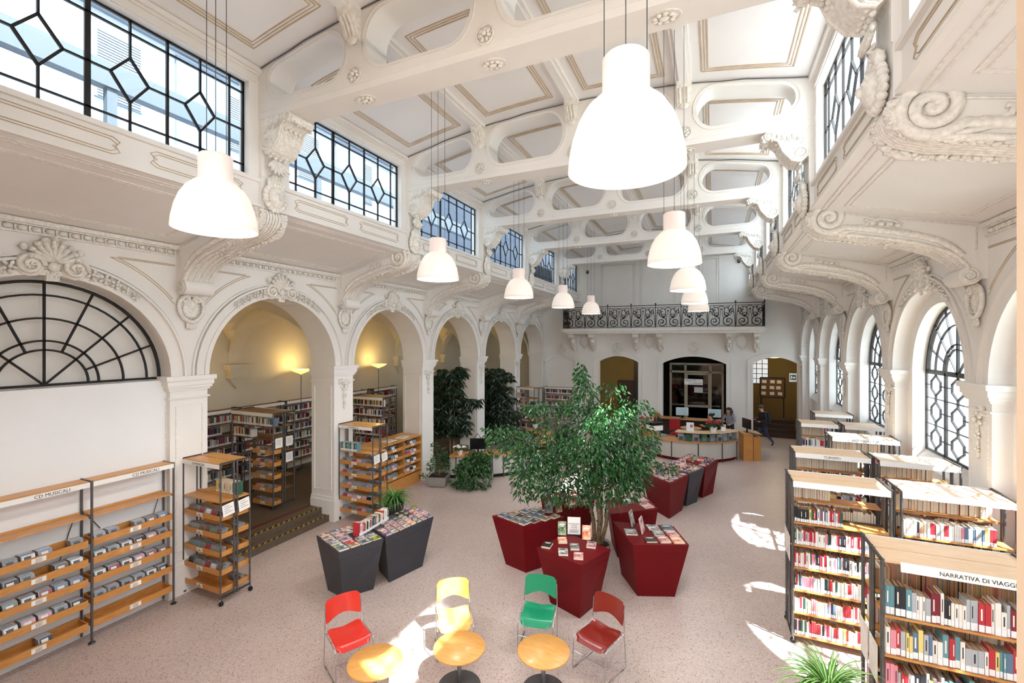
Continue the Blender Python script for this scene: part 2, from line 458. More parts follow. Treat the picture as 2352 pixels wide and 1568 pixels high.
# ---- keystone ornaments over the arches
def crest(side, k):
    yc = BC[k]; X = lambda d: LX(side, d); n = (-side, 0, 0); rnd = random.Random(3)
    mb = MB()
    for i in range(9):                      # palmette
        a = PI*(.5+.42*(i-4)/4); L = .34-.02*abs(i-4)
        d = Vector((0, cos(a), sin(a))); rot = Matrix((d, Vector(n).cross(d), Vector(n))).transposed()
        mb.ell(Vector((X(-.06), yc, 5.5))+d*L*.55, (L*.48,.034,.07), 8, 6, 0, rot); mb.ell(Vector((X(-.09), yc, 5.5))+d*L*.98, (.04,.04,.05), 6, 4, 0, rot)
    mb.ell((X(-.03),yc,5.62),(.03,.2,.24),12,6)
    for s in (-1, 1):
        c = (X(-.05), yc+s*.24, 5.44)
        c2 = (X(-.085), c[1], c[2]); mb.tube(spiral(c2,.15,1.7,0,(0,1,0),(0,0,1),30,.015), .03, 6); mb.ell(c,(.03,.16,.16),14,6); flower(mb, (X(-.1),c[1],c[2]), .06, n)
        mb.ell((X(-.06), yc+s*.3, 5.68),(.03,.05,.05),6,4)
        for i in range(5):                  # swag of flowers along the archivolt
            an = PI/2+s*(.27+.095*i); r = AR+.12
            flower(mb, (X(-.07), yc-r*cos(an), ZS+r*sin(an)), .1-.008*i, n, 0, 5)
            leafclump(mb, (X(-.04), yc-(r+.03)*cos(an+.03), ZS+(r)*sin(an+.03)), .085-.005*i, 5, rnd, 0, (.3,1,1))
    mb.ell((X(-.07),yc,5.44),(.05,.07,.07),8,5)
    leafclump(mb, (X(-.05),yc,5.33), .1, 9, rnd, 0, (.3,1.3,.6))
    mb.box(min(X(0),X(-.06)), yc-.07, 5.24, max(X(0),X(-.06)), yc+.07, 5.36)
    struct(mb.obj('arch_crest', PLAS2), 'shell and flower ornament above the %s arch on the %s' % (ORD[k], SN(side)), 'ornament')
for k in range(6):
    crest(-1, k)
    if k >= 2: crest(1, k)

# ---- sloped soffits under the clerestory
for side in (-1, 1):
    mb = MB(); X = lambda d: LX(side, d)
    zs = lambda d: 6.05+(-d)/2.05*.43
    mb.hexa([(X(0),PC[0],6.05),(X(-2.05),PC[0],6.48),(X(-2.05),PC[6],6.48),(X(0),PC[6],6.05)],
            [(X(0),PC[0],6.10),(X(-2.05),PC[0],6.53),(X(-2.05),PC[6],6.53),(X(0),PC[6],6.10)])
    o = mb.obj('ceiling_soffit_left' if side < 0 else 'ceiling_soffit_right', CEIL)
    struct(o, 'sloping plaster soffit below the clerestory on the %s' % SN(side), 'ceiling')
    mb = MB()
    for k, yc in enumerate(BC):
        for (i0, r) in ((.0,.014),(.05,.010)):
            d0, d1, y0, y1 = -.3-i0, -1.72+i0, yc-1.3+i0, yc+1.3-i0
            mb.tube([(X(d0),y0,zs(d0)),(X(d1),y0,zs(d1)),(X(d1),y1,zs(d1)),(X(d0),y1,zs(d0))], r, 4, closed=True, smooth=False)
        for d in (-1.9, -1.96):
            mb.tube([(X(d),yc-1.6,zs(d)),(X(d),yc+1.6,zs(d))], .012, 4)
    mb.obj('soffit_moulding', PLAS2, o)

# ---- clerestory walls
WZ0, WZ1, WH = 6.92, 8.36, 1.48
def clerestory(side):
    X = lambda d: UX(side, d)
    def bx(mb, d0, d1, a, z0, b, z1): mb.box(min(X(d0),X(d1)), a, z0, max(X(d0),X(d1)), b, z1)
    mb = MB()
    bx(mb, 0, .22, PC[0], 6.48, PC[6], WZ0); bx(mb, 0, .22, PC[0], WZ1, PC[6], 8.75)
    for p in PC:
        bx(mb, 0, .22, p-(BAY/2-WH), WZ0, p+(BAY/2-WH), WZ1)
    o = mb.obj('wall_clerestory_left' if side < 0 else 'wall_clerestory_right', PLAS)
    struct(o, 'plaster clerestory wall above the %s' % SN(side), 'wall')
    mb = MB()
    for (z0, z1, p) in ((6.48,6.53,.05),(6.86,6.92,.05),(WZ1+.02,WZ1+.05,.02),(8.5,8.53,.03),(8.53,8.6,.08)):
        bx(mb, 0, -p, PC[0], z0, PC[6], z1)
    for p in PC[1:6]:
        bx(mb, 0, -.058, p-.2, 6.47, p+.2, 7.84)
        bx(mb, -.05, -.072, p-.202, 6.95, p-.15, 7.84); bx(mb, -.05, -.072, p+.15, 6.95, p+.202, 7.84)
    mb.obj('clerestory_moulding', PLAS, o)
    mb = MB()
    for yc in BC:
        for s in (-1, 1):
            a, b = (yc+s*.16, yc+s*1.38)
            for q in (0, .03):
                y0, y1 = a+s*q, b-s*q; z0, z1 = 6.60+q, 6.80-q
                path = [(X(-.004),y0+s*.07,z0),(X(-.004),y0,z0+.04),(X(-.004),y0+s*.045,(z0+z1)/2),(X(-.004),y0,z1-.04),(X(-.004),y0+s*.07,z1),
                        (X(-.004),y1-s*.07,z1),(X(-.004),y1,z1-.04),(X(-.004),y1-s*.045,(z0+z1)/2),(X(-.004),y1,z0+.04),(X(-.004),y1-s*.07,z0)]
                mb.tube(path, .0065, 4, closed=True)
    mb.obj('panel_fillet', LINE, o)
WN = [0]
def wname(): WN[0] += 1; return 'window_%d' % WN[0]
def clere_window(side, k):
    yc = BC[k]; xi = UX(side, .12)
    mb = MB(); W = 1.475; z0, z1 = WZ0, WZ1; h = z1-z0
    B = lambda a, b, w=.022, d=.03: mb.bar((xi,)+a, (xi,)+b, *((d, w) if a[1] == b[1] else (w, d)))
    def ln(a, b, w=.022): 
        A = Vector((xi,)+a); Q = Vector((xi,)+b); t = (Q-A).normalized(); n = Vector((1,0,0)).cross(t)*(w/2); e = Vector((.015,0,0))
        vs = [A+n+e,A-n+e,A-n-e,A+n-e,Q+n+e,Q-n+e,Q-n-e,Q+n-e]
        mb.add(vs, [(3,2,1,0),(4,5,6,7),(0,1,5,4),(1,2,6,5),(2,3,7,6),(3,0,4,7)])
    for a, b in (((yc-W,z0),(yc+W,z0)),((yc+W,z0),(yc+W,z1)),((yc+W,z1),(yc-W,z1)),((yc-W,z1),(yc-W,z0))): ln(a, b, .06)
    m = .835; e = [yc-1.5*m, yc-.5*m, yc+.5*m, yc+1.5*m]
    for i, y in enumerate(e): ln((y,z0),(y,z1), .055 if i == 1 else .03 if i == 2 else .022)
    zt, zm, zb = z1-.12*h, z0+.49*h, z0+.125*h
    ln((yc-W,zt),(yc+W,zt)); ln((yc-W,zb),(yc+W,zb))
    for i in range(3):
        c = (e[i]+e[i+1])/2; T = (c, z1-.33*h); Bo = (c, z0+.29*h); Lf = (c-.2, zm); Rt = (c+.2, zm)
        ln((c,z1),T); ln(Bo,(c,z0)); ln(T,Lf,.028); ln(T,Rt,.028); ln(Lf,Bo,.028); ln(Rt,Bo,.028); ln((e[i],zm),Lf); ln(Rt,(e[i+1],zm))
    ln((yc-W,zm),(e[0],zm)); ln((e[3],zm),(yc+W,zm))
    o = mb.obj(wname(), IRON)
    struct(o, '%s black leaded clerestory window from the camera, %s' % (ORD[k], SN(side)), 'window')
    g = MB(); g.box(xi-.004, yc-W, z0, xi+.004, yc+W, z1); g.obj('glass', GLASSB if side < 0 else GLASS, o)
for side in (-1, 1):
    clerestory(side)
    for k in range(6): clere_window(side, k)

# ---- arched lower windows (street side)
def arch_window(k):
    yc = BC[k]; x = LX(1, .45); mb = MB(); Rr = 1.3
    def ln(a, b, w=.019):
        A = Vector((x,)+a); Q = Vector((x,)+b); t = (Q-A).normalized(); n = Vector((1,0,0)).cross(t)*(w/2); e = Vector((.018,0,0))
        vs = [A+n+e,A-n+e,A-n-e,A+n-e,Q+n+e,Q-n+e,Q-n-e,Q+n-e]
        mb.add(vs, [(3,2,1,0),(4,5,6,7),(0,1,5,4),(1,2,6,5),(2,3,7,6),(3,0,4,7)])
    def poly(ps, w=.019):
        for a, b in zip(ps, ps[1:]): ln(a, b, w)
    z0 = 2.25
    arc = lambda r, a0=0, a1=PI, n=20: [(yc-r*cos(a0+(a1-a0)*i/n), ZS+r*sin(a0+(a1-a0)*i/n)) for i in range(n+1)]
    poly(arc(Rr-.02), .05); ln((yc-Rr,z0),(yc+Rr,z0),.05); ln((yc-Rr,z0),(yc-Rr,ZS),.05); ln((yc+Rr,z0),(yc+Rr,ZS),.05)
    ln((yc-Rr,ZS),(yc+Rr,ZS),.09)
    poly(arc(.46)); poly(arc(.55)); poly(arc(.9)); poly(arc(1.17))
    for a in (PI/8, PI/4, 3*PI/8, 5*PI/8, 3*PI/4, 7*PI/8):
        r0 = 0 if a in (PI/4, 3*PI/4) else .46
        ln((yc-r0*cos(a),ZS+r0*sin(a)),(yc-Rr*cos(a),ZS+Rr*sin(a)))
    ln((yc,ZS),(yc,ZS+Rr),.05)
    e = [yc-Rr, yc-.46, yc+.46, yc+Rr]
    for y in e[1:3]: ln((y,z0),(y,ZS),.075)
    for i in range(3):
        a, b = e[i], e[i+1]; cols = 1 if i != 1 else 1; c = (a+b)/2; w = (b-a)
        yl, yr = c-w*.24, c+w*.24
        n = 3; H = (ZS-z0)/n
        ln((c,z0),(c,z0+H*.12)); ln((c,ZS),(c,ZS-H*.12))
        for j in range(n):
            zb = z0+j*H; T = (c, zb+H*.88); Bo = (c, zb+H*.12); M1 = zb+H*.5
            ln(Bo,(yl,zb+H*.36)); ln(Bo,(yr,zb+H*.36)); ln((yl,zb+H*.36),(yl,zb+H*.64)); ln((yr,zb+H*.36),(yr,zb+H*.64)); ln((yl,zb+H*.64),T); ln((yr,zb+H*.64),T)
            ln((a,M1),(yl,M1)); ln((yr,M1),(b,M1))
            if j < n-1: ln((c,zb+H*.88),(c,zb+H*1.12)); ln((a,zb+H),(c,zb+H)); ln((c,zb+H),(b,zb+H))
    o = mb.obj(wname(), IRON); struct(o, '%s arched leaded window from the camera beside the travel bookcases' % ORD[k], 'window')
    g = MB(); g.prism([(x,)+p for p in arc(Rr-.03)+[(yc+Rr-.03,z0),(yc-Rr+.03,z0)]], (.008,0,0)); g.obj('glass', GLASS, o)
for k in range(6): arch_window(k)
# ---- fan grille in the closed first arch
mb = MB(); yc = BC[0]; x = LX(-1, .2); r = .019
arc = lambda q, n=32: [(x, yc-q*cos(PI*i/n), ZS-.02+q*sin(PI*i/n)) for i in range(n+1)]
mb.tube(arc(AR-.06), .028, 4); mb.rod((x,yc-AR+.05,ZS-.02),(x,yc+AR-.05,ZS-.02),.024,4)
for q in (.5,.63,.95,1.28): mb.tube(arc(q), r, 4)
for i in range(1, 8):
    a = PI*i/8; r0 = 0 if i in (2,4,6) else .5
    mb.rod((x,yc-r0*cos(a),ZS-.02+r0*sin(a)),(x,yc-(AR-.06)*cos(a),ZS-.02+(AR-.06)*sin(a)), r, 4)
struct(mb.obj(wname(), IRON), 'black iron fan grille in the walled-up arch above the CD racks', 'window')

# ---- vaulted ceiling, ribs, coffer mouldings
mb = MB(); n = 24
for i in range(n):
    x0 = -6.45+7.9*i/n; x1 = -6.45+7.9*(i+1)/n
    mb.add([(x0,PC[0],ceilz(x0)),(x1,PC[0],ceilz(x1)),(x1,PC[6],ceilz(x1)),(x0,PC[6],ceilz(x0))], [(0,1,2,3)], 0, True)
co = mb.obj('ceiling', CEIL); struct(co, 'shallow vaulted cream ceiling with coffers above the beams', 'ceiling')
RIBX = [-4.52, -2.5, -.48]
mb = MB()
for x in RIBX:
    z = ceilz(x)
    mb.box(x-.13, PC[0], z-.05, x+.13, PC[6], z+.03); mb.box(x-.07, PC[0], z-.085, x+.07, PC[6], z-.05)
mb.obj('ceiling_rib', PLAS, co)
mb = MB()
ed = [-6.45]+RIBX+[1.45]
for k, yc in enumerate(BC):
    for i in range(4):
        a = ed[i]+(.32 if i == 0 else .3); b = ed[i+1]-(.32 if i == 3 else .3)
        for j, r in enumerate((.013,.009,.012)):
            o = j*.045; xs = [a+o+(b-a-2*o)*t/6 for t in range(7)]
            path = [(x, yc-1.32+o, ceilz(x)-.004) for x in xs]+[(x, yc+1.32-o, ceilz(x)-.004) for x in xs[::-1]]
            mb.tube(path, r, 4, closed=True, smooth=False)
mb.obj('coffer_moulding', LINE, co)

# ---- pierced beams
rose = MB()
flower(rose, (0,0,0), .1, (0,-1,0), 0, 7); rose.tube([(.115*cos(2*PI*i/16),0,.115*sin(2*PI*i/16)) for i in range(16)], .014, 5, closed=True)
rose_me = rose.mesh('rosette', PLAS2)
ov = MB()
for i in range(9):
    a = 2*PI*i/9; ov.ell((.1*cos(a),.062*sin(a),-.012),(.035,.026,.02),6,4)
ov.ell((0,0,-.015),(.06,.04,.025),8,4); ov.tube([(.17*cos(2*PI*i/20),.11*sin(2*PI*i/20),0) for i in range(20)], .009, 5, closed=True)
ov_me = ov.mesh('oval', PLAS2)
rb = MB()
rb.prism([(-.09,-.2,.11),(-.09,0,.11),(-.09,0,-.14),(-.09,-.06,-.13),(-.09,-.09,-.05),(-.09,-.16,.02)], (.18,0,0))
for s in (-.09,.09):
    rb.tube(spiral((s,-.1,.04),.06,1.6,0,(0,1,0),(0,0,1),16), .012, 5)
for s in (-.05,0,.05): rb.tube([(s,-.17,.02),(s,-.1,-.05),(s,-.06,-.13)], .016, 5)
rb.ell((0,-.03,-.15),(.07,.03,.04),8,4)
rb_me = rb.mesh('rib_bracket', PLAS2)
def rrect(x0, x1, zb, ztf, rad, nseg=7):
    """rounded slot: flat foot, top following the vault"""
    pts = []
    def corner(cx, cz, rx, rz, a0):
        for i in range(nseg+1):
            a = a0+PI/2*i/nseg; pts.append((cx+rx*cos(a), cz+rz*sin(a)))
    q = rad; h0 = ztf(x0+q)-zb; h1 = ztf(x1-q)-zb; r0 = h0*.5; r1 = h1*.5
    corner(x0+q, zb+r0, q, r0, PI); corner(x1-q, zb+r1, q, r1, 1.5*PI); corner(x1-q, zb+r1, q, r1, 0)
    for t in range(1, 6):
        x = x1-q+(x0+q-(x1-q))*t/6; pts.append((x, ztf(x)))
    corner(x0+q, zb+r0, q, r0, PI/2)
    return pts
SLOTS = [(-6.2,-4.72,.3),(-4.32,-2.7,.34),(-2.3,-.68,.34),(-.28,1.2,.3)]
def slot_top(x): return ceilz(x)-.115-.02*max(0, abs(x+2.5)-2.9)
for k in range(1, 6):
    y0 = PC[k]-.21
    xs = [-6.45+7.9*i/24 for i in range(25)]
    outer = [(-6.45,y0,7.83),(1.45,y0,7.83)]+[(x,y0,ceilz(x)+.01) for x in xs[::-1]]
    holes = [[(x,y0,z) for x, z in rrect(a,b,8.085,slot_top,q)] for a,b,q in SLOTS]
    mb = MB(); mb.holed(outer, holes, (0,.42,0))
    for a,b,q in SLOTS:
        mb.tube([(x,y0-.004,z) for x, z in rrect(a-.06,b+.06,8.03,lambda x: slot_top(x)+.045,q+.05)], .012, 4, closed=True)
    for yy in (y0-.004, y0+.424): mb.bar((-6.4,yy,7.93),(1.4,yy,7.93),.012,.012)
    o = mb.obj('ceiling_beam', PLAS)
    cd = MB(); cd.tube([(x, y0-.012-.004*(i%2), ceilz(x)-.02-.006*(i%3)) for i, x in enumerate(xs)], .009, 5); cd.obj('conduit', STEEL, o)
    struct(o, '%s pierced ceiling beam from the camera, spanning the hall' % ORD[k-1], 'beam')
    for x in RIBX:
        inst('rosette', rose_me, o, (x, y0-.012, 8.06))
        inst('oval_rosette', ov_me, o, (x, PC[k], 7.828))
        inst('rib_bracket', rb_me, o, (x, y0, ceilz(x)-.2), (0,0,0), (1.25,1.2,1.45))

# ---- corbels under the beams, masks on the clerestory pilasters
def corbel_mesh(side):
    s = -side; mb = MB(); rnd = random.Random(8)
    pr = [(0,7.83),(.62,7.83),(.69,7.77),(.65,7.69),(.54,7.71),(.45,7.66),(.38,7.48),(.25,7.32),(.12,7.28),(.03,7.36),(0,7.3)]
    mb.prism([(s*d,-.2,z) for d, z in pr], (0,.4,0))
    for y in (-.205,.205):
        mb.tube(spiral((s*.13,y,7.42),.12,2.2,-PI/2,(s,0,0),(0,0,1),24), .022, 5)
        mb.tube(spiral((s*.57,y,7.77),.075,1.6,-PI/2,(s,0,0),(0,0,1),18), .018, 5)
        mb.tube([(s*d,y,z) for d, z in pr[4:9]], .022, 5)
        for i in range(7):
            flower(mb, (s*(.1+.07*i),y,7.62+.02*(i%3)+.015*i), .055, (0,1 if y > 0 else -1,0), 0, 5)
    for i in range(9):
        t = i/8; d = .45-.33*t; z = 7.64-.36*t**.9
        for j in range(4): mb.ell((s*(d+.01),-.13+.087*j,z-.012),(.032,.036,.03),6,4)
    leafclump(mb, (s*.63,0,7.72), .09, 18, rnd, 0, (.4,2.2,.8))
    return mb.mesh('corbel', PLAS2)
def drop_mesh(side):
    s = -side; mb = MB(); rnd = random.Random(9)
    for i in range(7):
        a = (i-3)*.28; d = Vector((.25*s,sin(a),-cos(a))); rot = Matrix((d.normalized(), Vector((0,cos(a),sin(a))), Vector((s,0,0)))).transposed()
        mb.ell(Vector((s*.09,0,7.26))+d*.13,(.15,.035,.03),6,5,0,rot)
    leafclump(mb, (s*.1,0,7.03), .08, 8, rnd, 0, (.5,1,.8))
    return mb.mesh('leaf_drop', PLAS2)
def mask_mesh(side):
    s = -side; mb = MB(); rnd = random.Random(10)
    mb.ell((s*.09,0,6.66),(.1,.14,.17),10,7); mb.ell((s*.19,0,6.65),(.04,.03,.06),6,4)
    for y in (-.05,.05): mb.ell((s*.17,y,6.7),(.03,.03,.02),6,4)
    for i in range(18):
        a = 2*PI*i/18; mb.ell((s*.07,.17*cos(a),6.66+.19*sin(a)),(.05,.05,.05),6,4)
    for i in range(7): mb.ell((s*.08,-.12+.04*i,6.87+.03*(3-abs(i-3))),(.05,.025,.08),6,4)
    leafclump(mb, (s*.08,0,6.97), .1, 14, rnd, 0, (.4,1.1,.8))
    return mb.mesh('mask', PLAS2)
def bracket_meshes(side):
    s = -side; rnd = random.Random(4)
    bot = [(2.02,6.505),(2.1,6.45),(2.13,6.36),(2.1,6.26),(2.0,6.16),(1.8,6.08),(1.5,6.02),(1.14,5.94),(.77,5.84),(.47,5.71),(.3,5.58),(.2,5.44),(.16,5.3)]
    mb = MB(); mb.prism([(0,-.21,6.07)]+[(s*d,-.21,z) for d, z in bot]+[(0,-.21,5.28)], (0,.42,0))
    c = []
    for i in range(18): c.append((s*(.2+.125*cos(2*PI*i/18)),-.24,5.33+.125*sin(2*PI*i/18)))
    mb.prism(c, (0,.48,0), 0, True)
    body = mb.mesh('scroll_bracket', PLAS)
    vb = MB()
    ctr = (1.86, 6.33)
    for y in (-.218,.218):
        sp = [(p.x,p.z) for p in spiral((ctr[0],0,ctr[1]),.24,2.1,-.62*PI,(1,0,0),(0,0,1),36,.02,1)]
        inner = [(1.62,6.1),(1.3,6.04),(1.0,5.965),(.74,5.895),(.5,5.8),(.34,5.68),(.24,5.56)]
        vb.tube([(s*d,y,z) for d, z in sp[::-1]]+[(s*(d+.03),y,z+.06) for d, z in inner], .05, 6)
        vb.tube([(s*d,y,z) for d, z in bot[2:]], .03, 6)
        vb.tube([(s*d,y,z) for d, z in [(1.55,6.19),(1.2,6.13),(.9,6.05),(.6,5.93),(.38,5.77)]], .014, 5)
        vb.tube([(s*d,y,z) for d, z in [(1.95,6.43),(.12,6.03),(.12,5.7)]], .012, 4)
        vb.ell((s*ctr[0],y,ctr[1]),(.05,.03,.05),8,5)
        vb.tube([(s*d,y*1.03,z) for d, z in [(1.72,6.08),(1.5,6.1),(1.38,6.18),(1.36,6.24),(1.41,6.25)]], .026, 6)
        vb.tube([(s*d,y*1.03,z) for d, z in [(1.38,6.2),(1.22,6.25),(1.05,6.2),(.95,6.13)]], .022, 6)
        for i in range(4): vb.ell((s*(1.3-.1*i),y*1.03,6.19-.02*i),(.055,.03,.035),6,4)
        vb.tube(spiral((s*.2,y*1.12,5.33),.1,1.8,PI/2,(s,0,0),(0,0,1),22), .02, 5)
    for yy in (-.1,.1): vb.lathe([(.132,-.04),(.14,0),(.132,.04)], (0,0,0), 3)  if False else None
    for yy in (-.14,-.05,.05,.14): vb.tube([(s*(d),yy,z-.006) for d, z in bot[7:12]], .028, 5)
    vol = vb.mesh('volute_relief', PLAS2)
    lf = MB()
    for i in range(46):
        t = i/45; k = t*5.6; j = int(min(5, k)); f = k-j
        p0 = bot[1+j]; p1 = bot[2+j]; d = p0[0]+(p1[0]-p0[0])*f; z = p0[1]+(p1[1]-p0[1])*f
        for yy in (-.205,-.17,.17,.205):
            rot = Matrix.Rotation(rnd.uniform(-.6,.6), 3, 'Y') @ Matrix.Rotation(rnd.uniform(-.7,.7), 3, 'Z')
            lf.ell((s*(d+rnd.uniform(-.01,.02)),yy+rnd.uniform(-.015,.015),z-.012+rnd.uniform(-.012,.01)), (.045,.026,.024), 6, 4, 0, rot)
    for yy in (-.1,-.05,0,.05,.1): lf.tube([(s*d*1.004,yy,z-.004) for d, z in bot[1:8]], .022, 5)
    for i in range(12):
        t = i/11; d = 2.06-1.05*t; z = 6.2-.24*t if t > .1 else 6.3
        lf.ell((s*d,.12*(1 if i%2 else -1),z-.03), (.05,.05,.03), 6, 4)
    leafclump(lf, (s*1.02,0,5.87), .09, 16, rnd, 0, (1,2.2,.5))
    leaf = lf.mesh('acanthus_leaf', PLAS2)
    ct = MB()
    z0 = 4.98
    ct.ell((s*.02,0,z0),(.05,.17,.2),16,7)
    ct.tube([(s*.06,.205*cos(2*PI*i/28)*(1+.12*sin(2*PI*i/28)),z0+.235*sin(2*PI*i/28)) for i in range(28)], .035, 6, closed=True)
    for i in range(26):
        a = 2*PI*i/26; ct.ell((s*.06,.14*cos(a),z0+.165*sin(a)),(.018,.014,.014),5,3)
    for q in (-1,1): ct.tube(spiral((s*.07,q*.1,z0+.17),.07,1.5,PI/2,(0,q,0),(0,0,1),16), .022, 5)
    for i in range(5):
        a = (i-2)*.35; ct.ell((s*.05,.1*sin(a),z0-.26-.06*cos(a)),(.03,.025,.06),6,4)
    cart = ct.mesh('cartouche', PLAS2)
    return body, vol, leaf, cart
for side in (-1, 1):
    cm, dm, mm = corbel_mesh(side), drop_mesh(side), mask_mesh(side)
    body, vol, leaf, cart = bracket_meshes(side)
    for k in range(1, 6):
        nth = ORD[k-1]
        c = inst('corbel', cm, None, (UX(side,-.05), PC[k], 0)); struct(c, 'acanthus corbel under the %s ceiling beam, %s' % (nth, SN(side)), 'corbel')
        inst('leaf_drop', dm, c); 
        c = inst('mask_ornament', mm, None, (UX(side,-.05), PC[k], 0)); struct(c, 'carved mask below the %s beam end on the %s' % (nth, SN(side)), 'ornament')
        b = inst('scroll_bracket', body, None, (LX(side,0), PC[k], 0)); struct(b, '%s large plaster scroll bracket from the camera, %s' % (nth, SN(side)), 'bracket')
        inst('volute_relief', vol, b); inst('acanthus_leaf', leaf, b); inst('cartouche', cart, b)
# ================================================================== BACK WALL, BALCONY, ROOMS BEYOND
def segarch(x0, x1, zs, zc, n=14):
    return [(x0+(x1-x0)*i/n, zs+(zc-zs)*(1-((2*i/n)-1)**2)) for i in range(n+1)]
DOORS = [(-5.5,-3.48,3.36,3.65),(-2.31,.52,3.34,3.68),(1.63,3.4,3.40,3.68)]
BLIND = (-8.3,-6.72,3.32,3.6)
out = [(-9.3,YB,0)]
for x0,x1,zs,zc in DOORS:
    out += [(x0,YB,0)]+[(x,YB,z) for x,z in segarch(x0,x1,zs,zc)]+[(x1,YB,0)]
out += [(4.3,YB,0),(4.3,YB,9.3),(-9.3,YB,9.3)]
blind = [(BLIND[0],YB,.02)]+[(x,YB,z) for x,z in segarch(*BLIND)]+[(BLIND[1],YB,.02)]
mb = MB(); mb.holed(out, [blind], (0,.14,0), smooth_holes=False)
mb.holed([(x,y+.14,z) for x,y,z in out], [], (0,.3,0))
bw = mb.obj('wall_back', PLAS); struct(bw, 'cream end wall with balcony and three low arched doorways', 'wall')
mb = MB()
for x0,x1,zs,zc in [BLIND]+DOORS:
    for a, b, p in ((.0,.09,.03),(.09,.2,.015),(.2,.235,.05)):
        def path(w): return [(x0-w,0)]+segarch(x0-w,x1+w,zs+w*.6,zc+w)+[(x1+w,0)]
        P1, P2 = path(a), path(b)
        vs = [];
        for (xa,za),(xb,zb) in zip(P1,P2): vs += [(xa,YB,za),(xa,YB-p,za),(xb,YB-p,zb),(xb,YB,zb)]
        mb.add(vs, [(i*4+k,i*4+k+1,i*4+k+5,i*4+k+4) for i in range(len(P1)-1) for k in range(3)])
mb.obj('door_surround', PLAS, bw)
mb = MB()
for x0, x1 in ((-5.36,-3.62),(-3.38,-1.72),(-1.45,.2)):
    for q in (0,.09): mb.tube([(x0+q,YB-.004,5.2),(x0+q,YB-.004,8.4-q),(x1-q,YB-.004,8.4-q),(x1-q,YB-.004,5.2)], .014, 4)
mb.obj('wall_panel_fillet', PLAS2, bw)
def crest_back(x, z, sc):
    mb = MB(); rnd = random.Random(2)
    mb.ell((0,0,0),(.18*sc,.03,.18*sc),12,5)
    for i in range(4):
        a = PI/2*i; c = (.17*sc*cos(a),-.02,.17*sc*sin(a)); mb.tube(spiral(c,.11*sc,1.6,a,(1,0,0),(0,0,1),18), .02*sc, 5)
    mb.tube([(.3*sc*cos(t*PI/8),-.01,.1*sc+.3*sc*sin(t*PI/8)) for t in range(0,9)], .018*sc, 5)
    leafclump(mb, (0,-.02,-.2*sc), .12*sc, 8, rnd, 0, (1.6,.3,.5))
    mb.ell((0,-.03,.33*sc),(.05*sc,.03,.09*sc),6,4)
    o = mb.obj('door_crest', PLAS2, None, (x,YB-.03,z)); return o
for x, z, n in ((-7.51,3.92,'blind arch'),(-4.49,3.97,'first doorway'),(-.9,4.02,'middle doorway')):
    struct(crest_back(x, z, .9), 'small scrolled plaster crest above the %s of the end wall' % n, 'ornament')
def cart_back(x, n):
    mb = MB(); mb.tube([(.2*cos(2*PI*i/24)*(1+.15*sin(2*PI*i/24)),-.01,.27*sin(2*PI*i/24)) for i in range(24)], .028, 5, closed=True)
    for i in range(12):
        a = 2*PI*i/12; mb.ell((.25*cos(a),-.01,.31*sin(a)),(.035,.025,.035),6,4)
    mb.ell((0,0,-.33),(.06,.03,.09),6,4); mb.ell((0,0,.34),(.09,.03,.06),6,4)
    struct(mb.obj('wall_cartouche', PLAS2, None, (x,YB-.02,4.42)), 'oval cartouche under the balcony between the %s pair of consoles' % n, 'ornament')
for x, n in ((-6.22,'first'),(-2.95,'second'),(1.17,'third')): cart_back(x, n)
# balcony
bal = MB()
bal.box(-7.12,22.3,4.93,2.08,YB,5.04); bal.box(-7.05,22.37,4.84,2.01,YB,4.93); bal.box(-6.95,22.47,4.78,1.91,YB,4.84)
bo = bal.obj('balcony_slab', PLAS); struct(bo, 'plaster balcony slab across the end wall', 'balcony')
mb = MB(); x = -7.05
while x < 2.03: mb.ell((x,22.37,4.885),(.03,.025,.03),6,3); x += .085
mb.obj('bead_moulding', PLAS2, bo)
cb = MB()
pr = [(0,4.78),(-.82,4.78),(-.86,4.72),(-.82,4.62),(-.66,4.58),(-.5,4.48),(-.42,4.34),(-.36,4.2),(-.26,4.1),(-.1,4.04),(0,4.02)]
cb.prism([(-.12,y,z) for y, z in pr], (.24,0,0))
for s in (-.125,.125):
    cb.tube(spiral((s,-.72,4.68),.08,1.6,0,(0,1,0),(0,0,1),16), .018, 5); cb.tube(spiral((s,-.2,4.16),.1,1.6,PI,(0,1,0),(0,0,1),16), .018, 5)
cb.ell((0,-.5,4.42),(.1,.12,.12),8,5); cb.ell((0,-.2,4.06),(.1,.12,.1),8,5); cb.ell((0,-.1,3.96),(.07,.07,.08),8,5)
for s in (-.06,.06): cb.tube([(s,y-.012,z-.012) for y, z in pr[3:9]], .025, 5)
cme = cb.mesh('balcony_console', PLAS2)
for i, x in enumerate((-6.74,-5.7,-3.52,-2.39,.61,1.735)):
    struct(inst('balcony_console', cme, None, (x,YB,0)), '%s scrolled console under the balcony, counting from the arcade' % ORD[i], 'console')
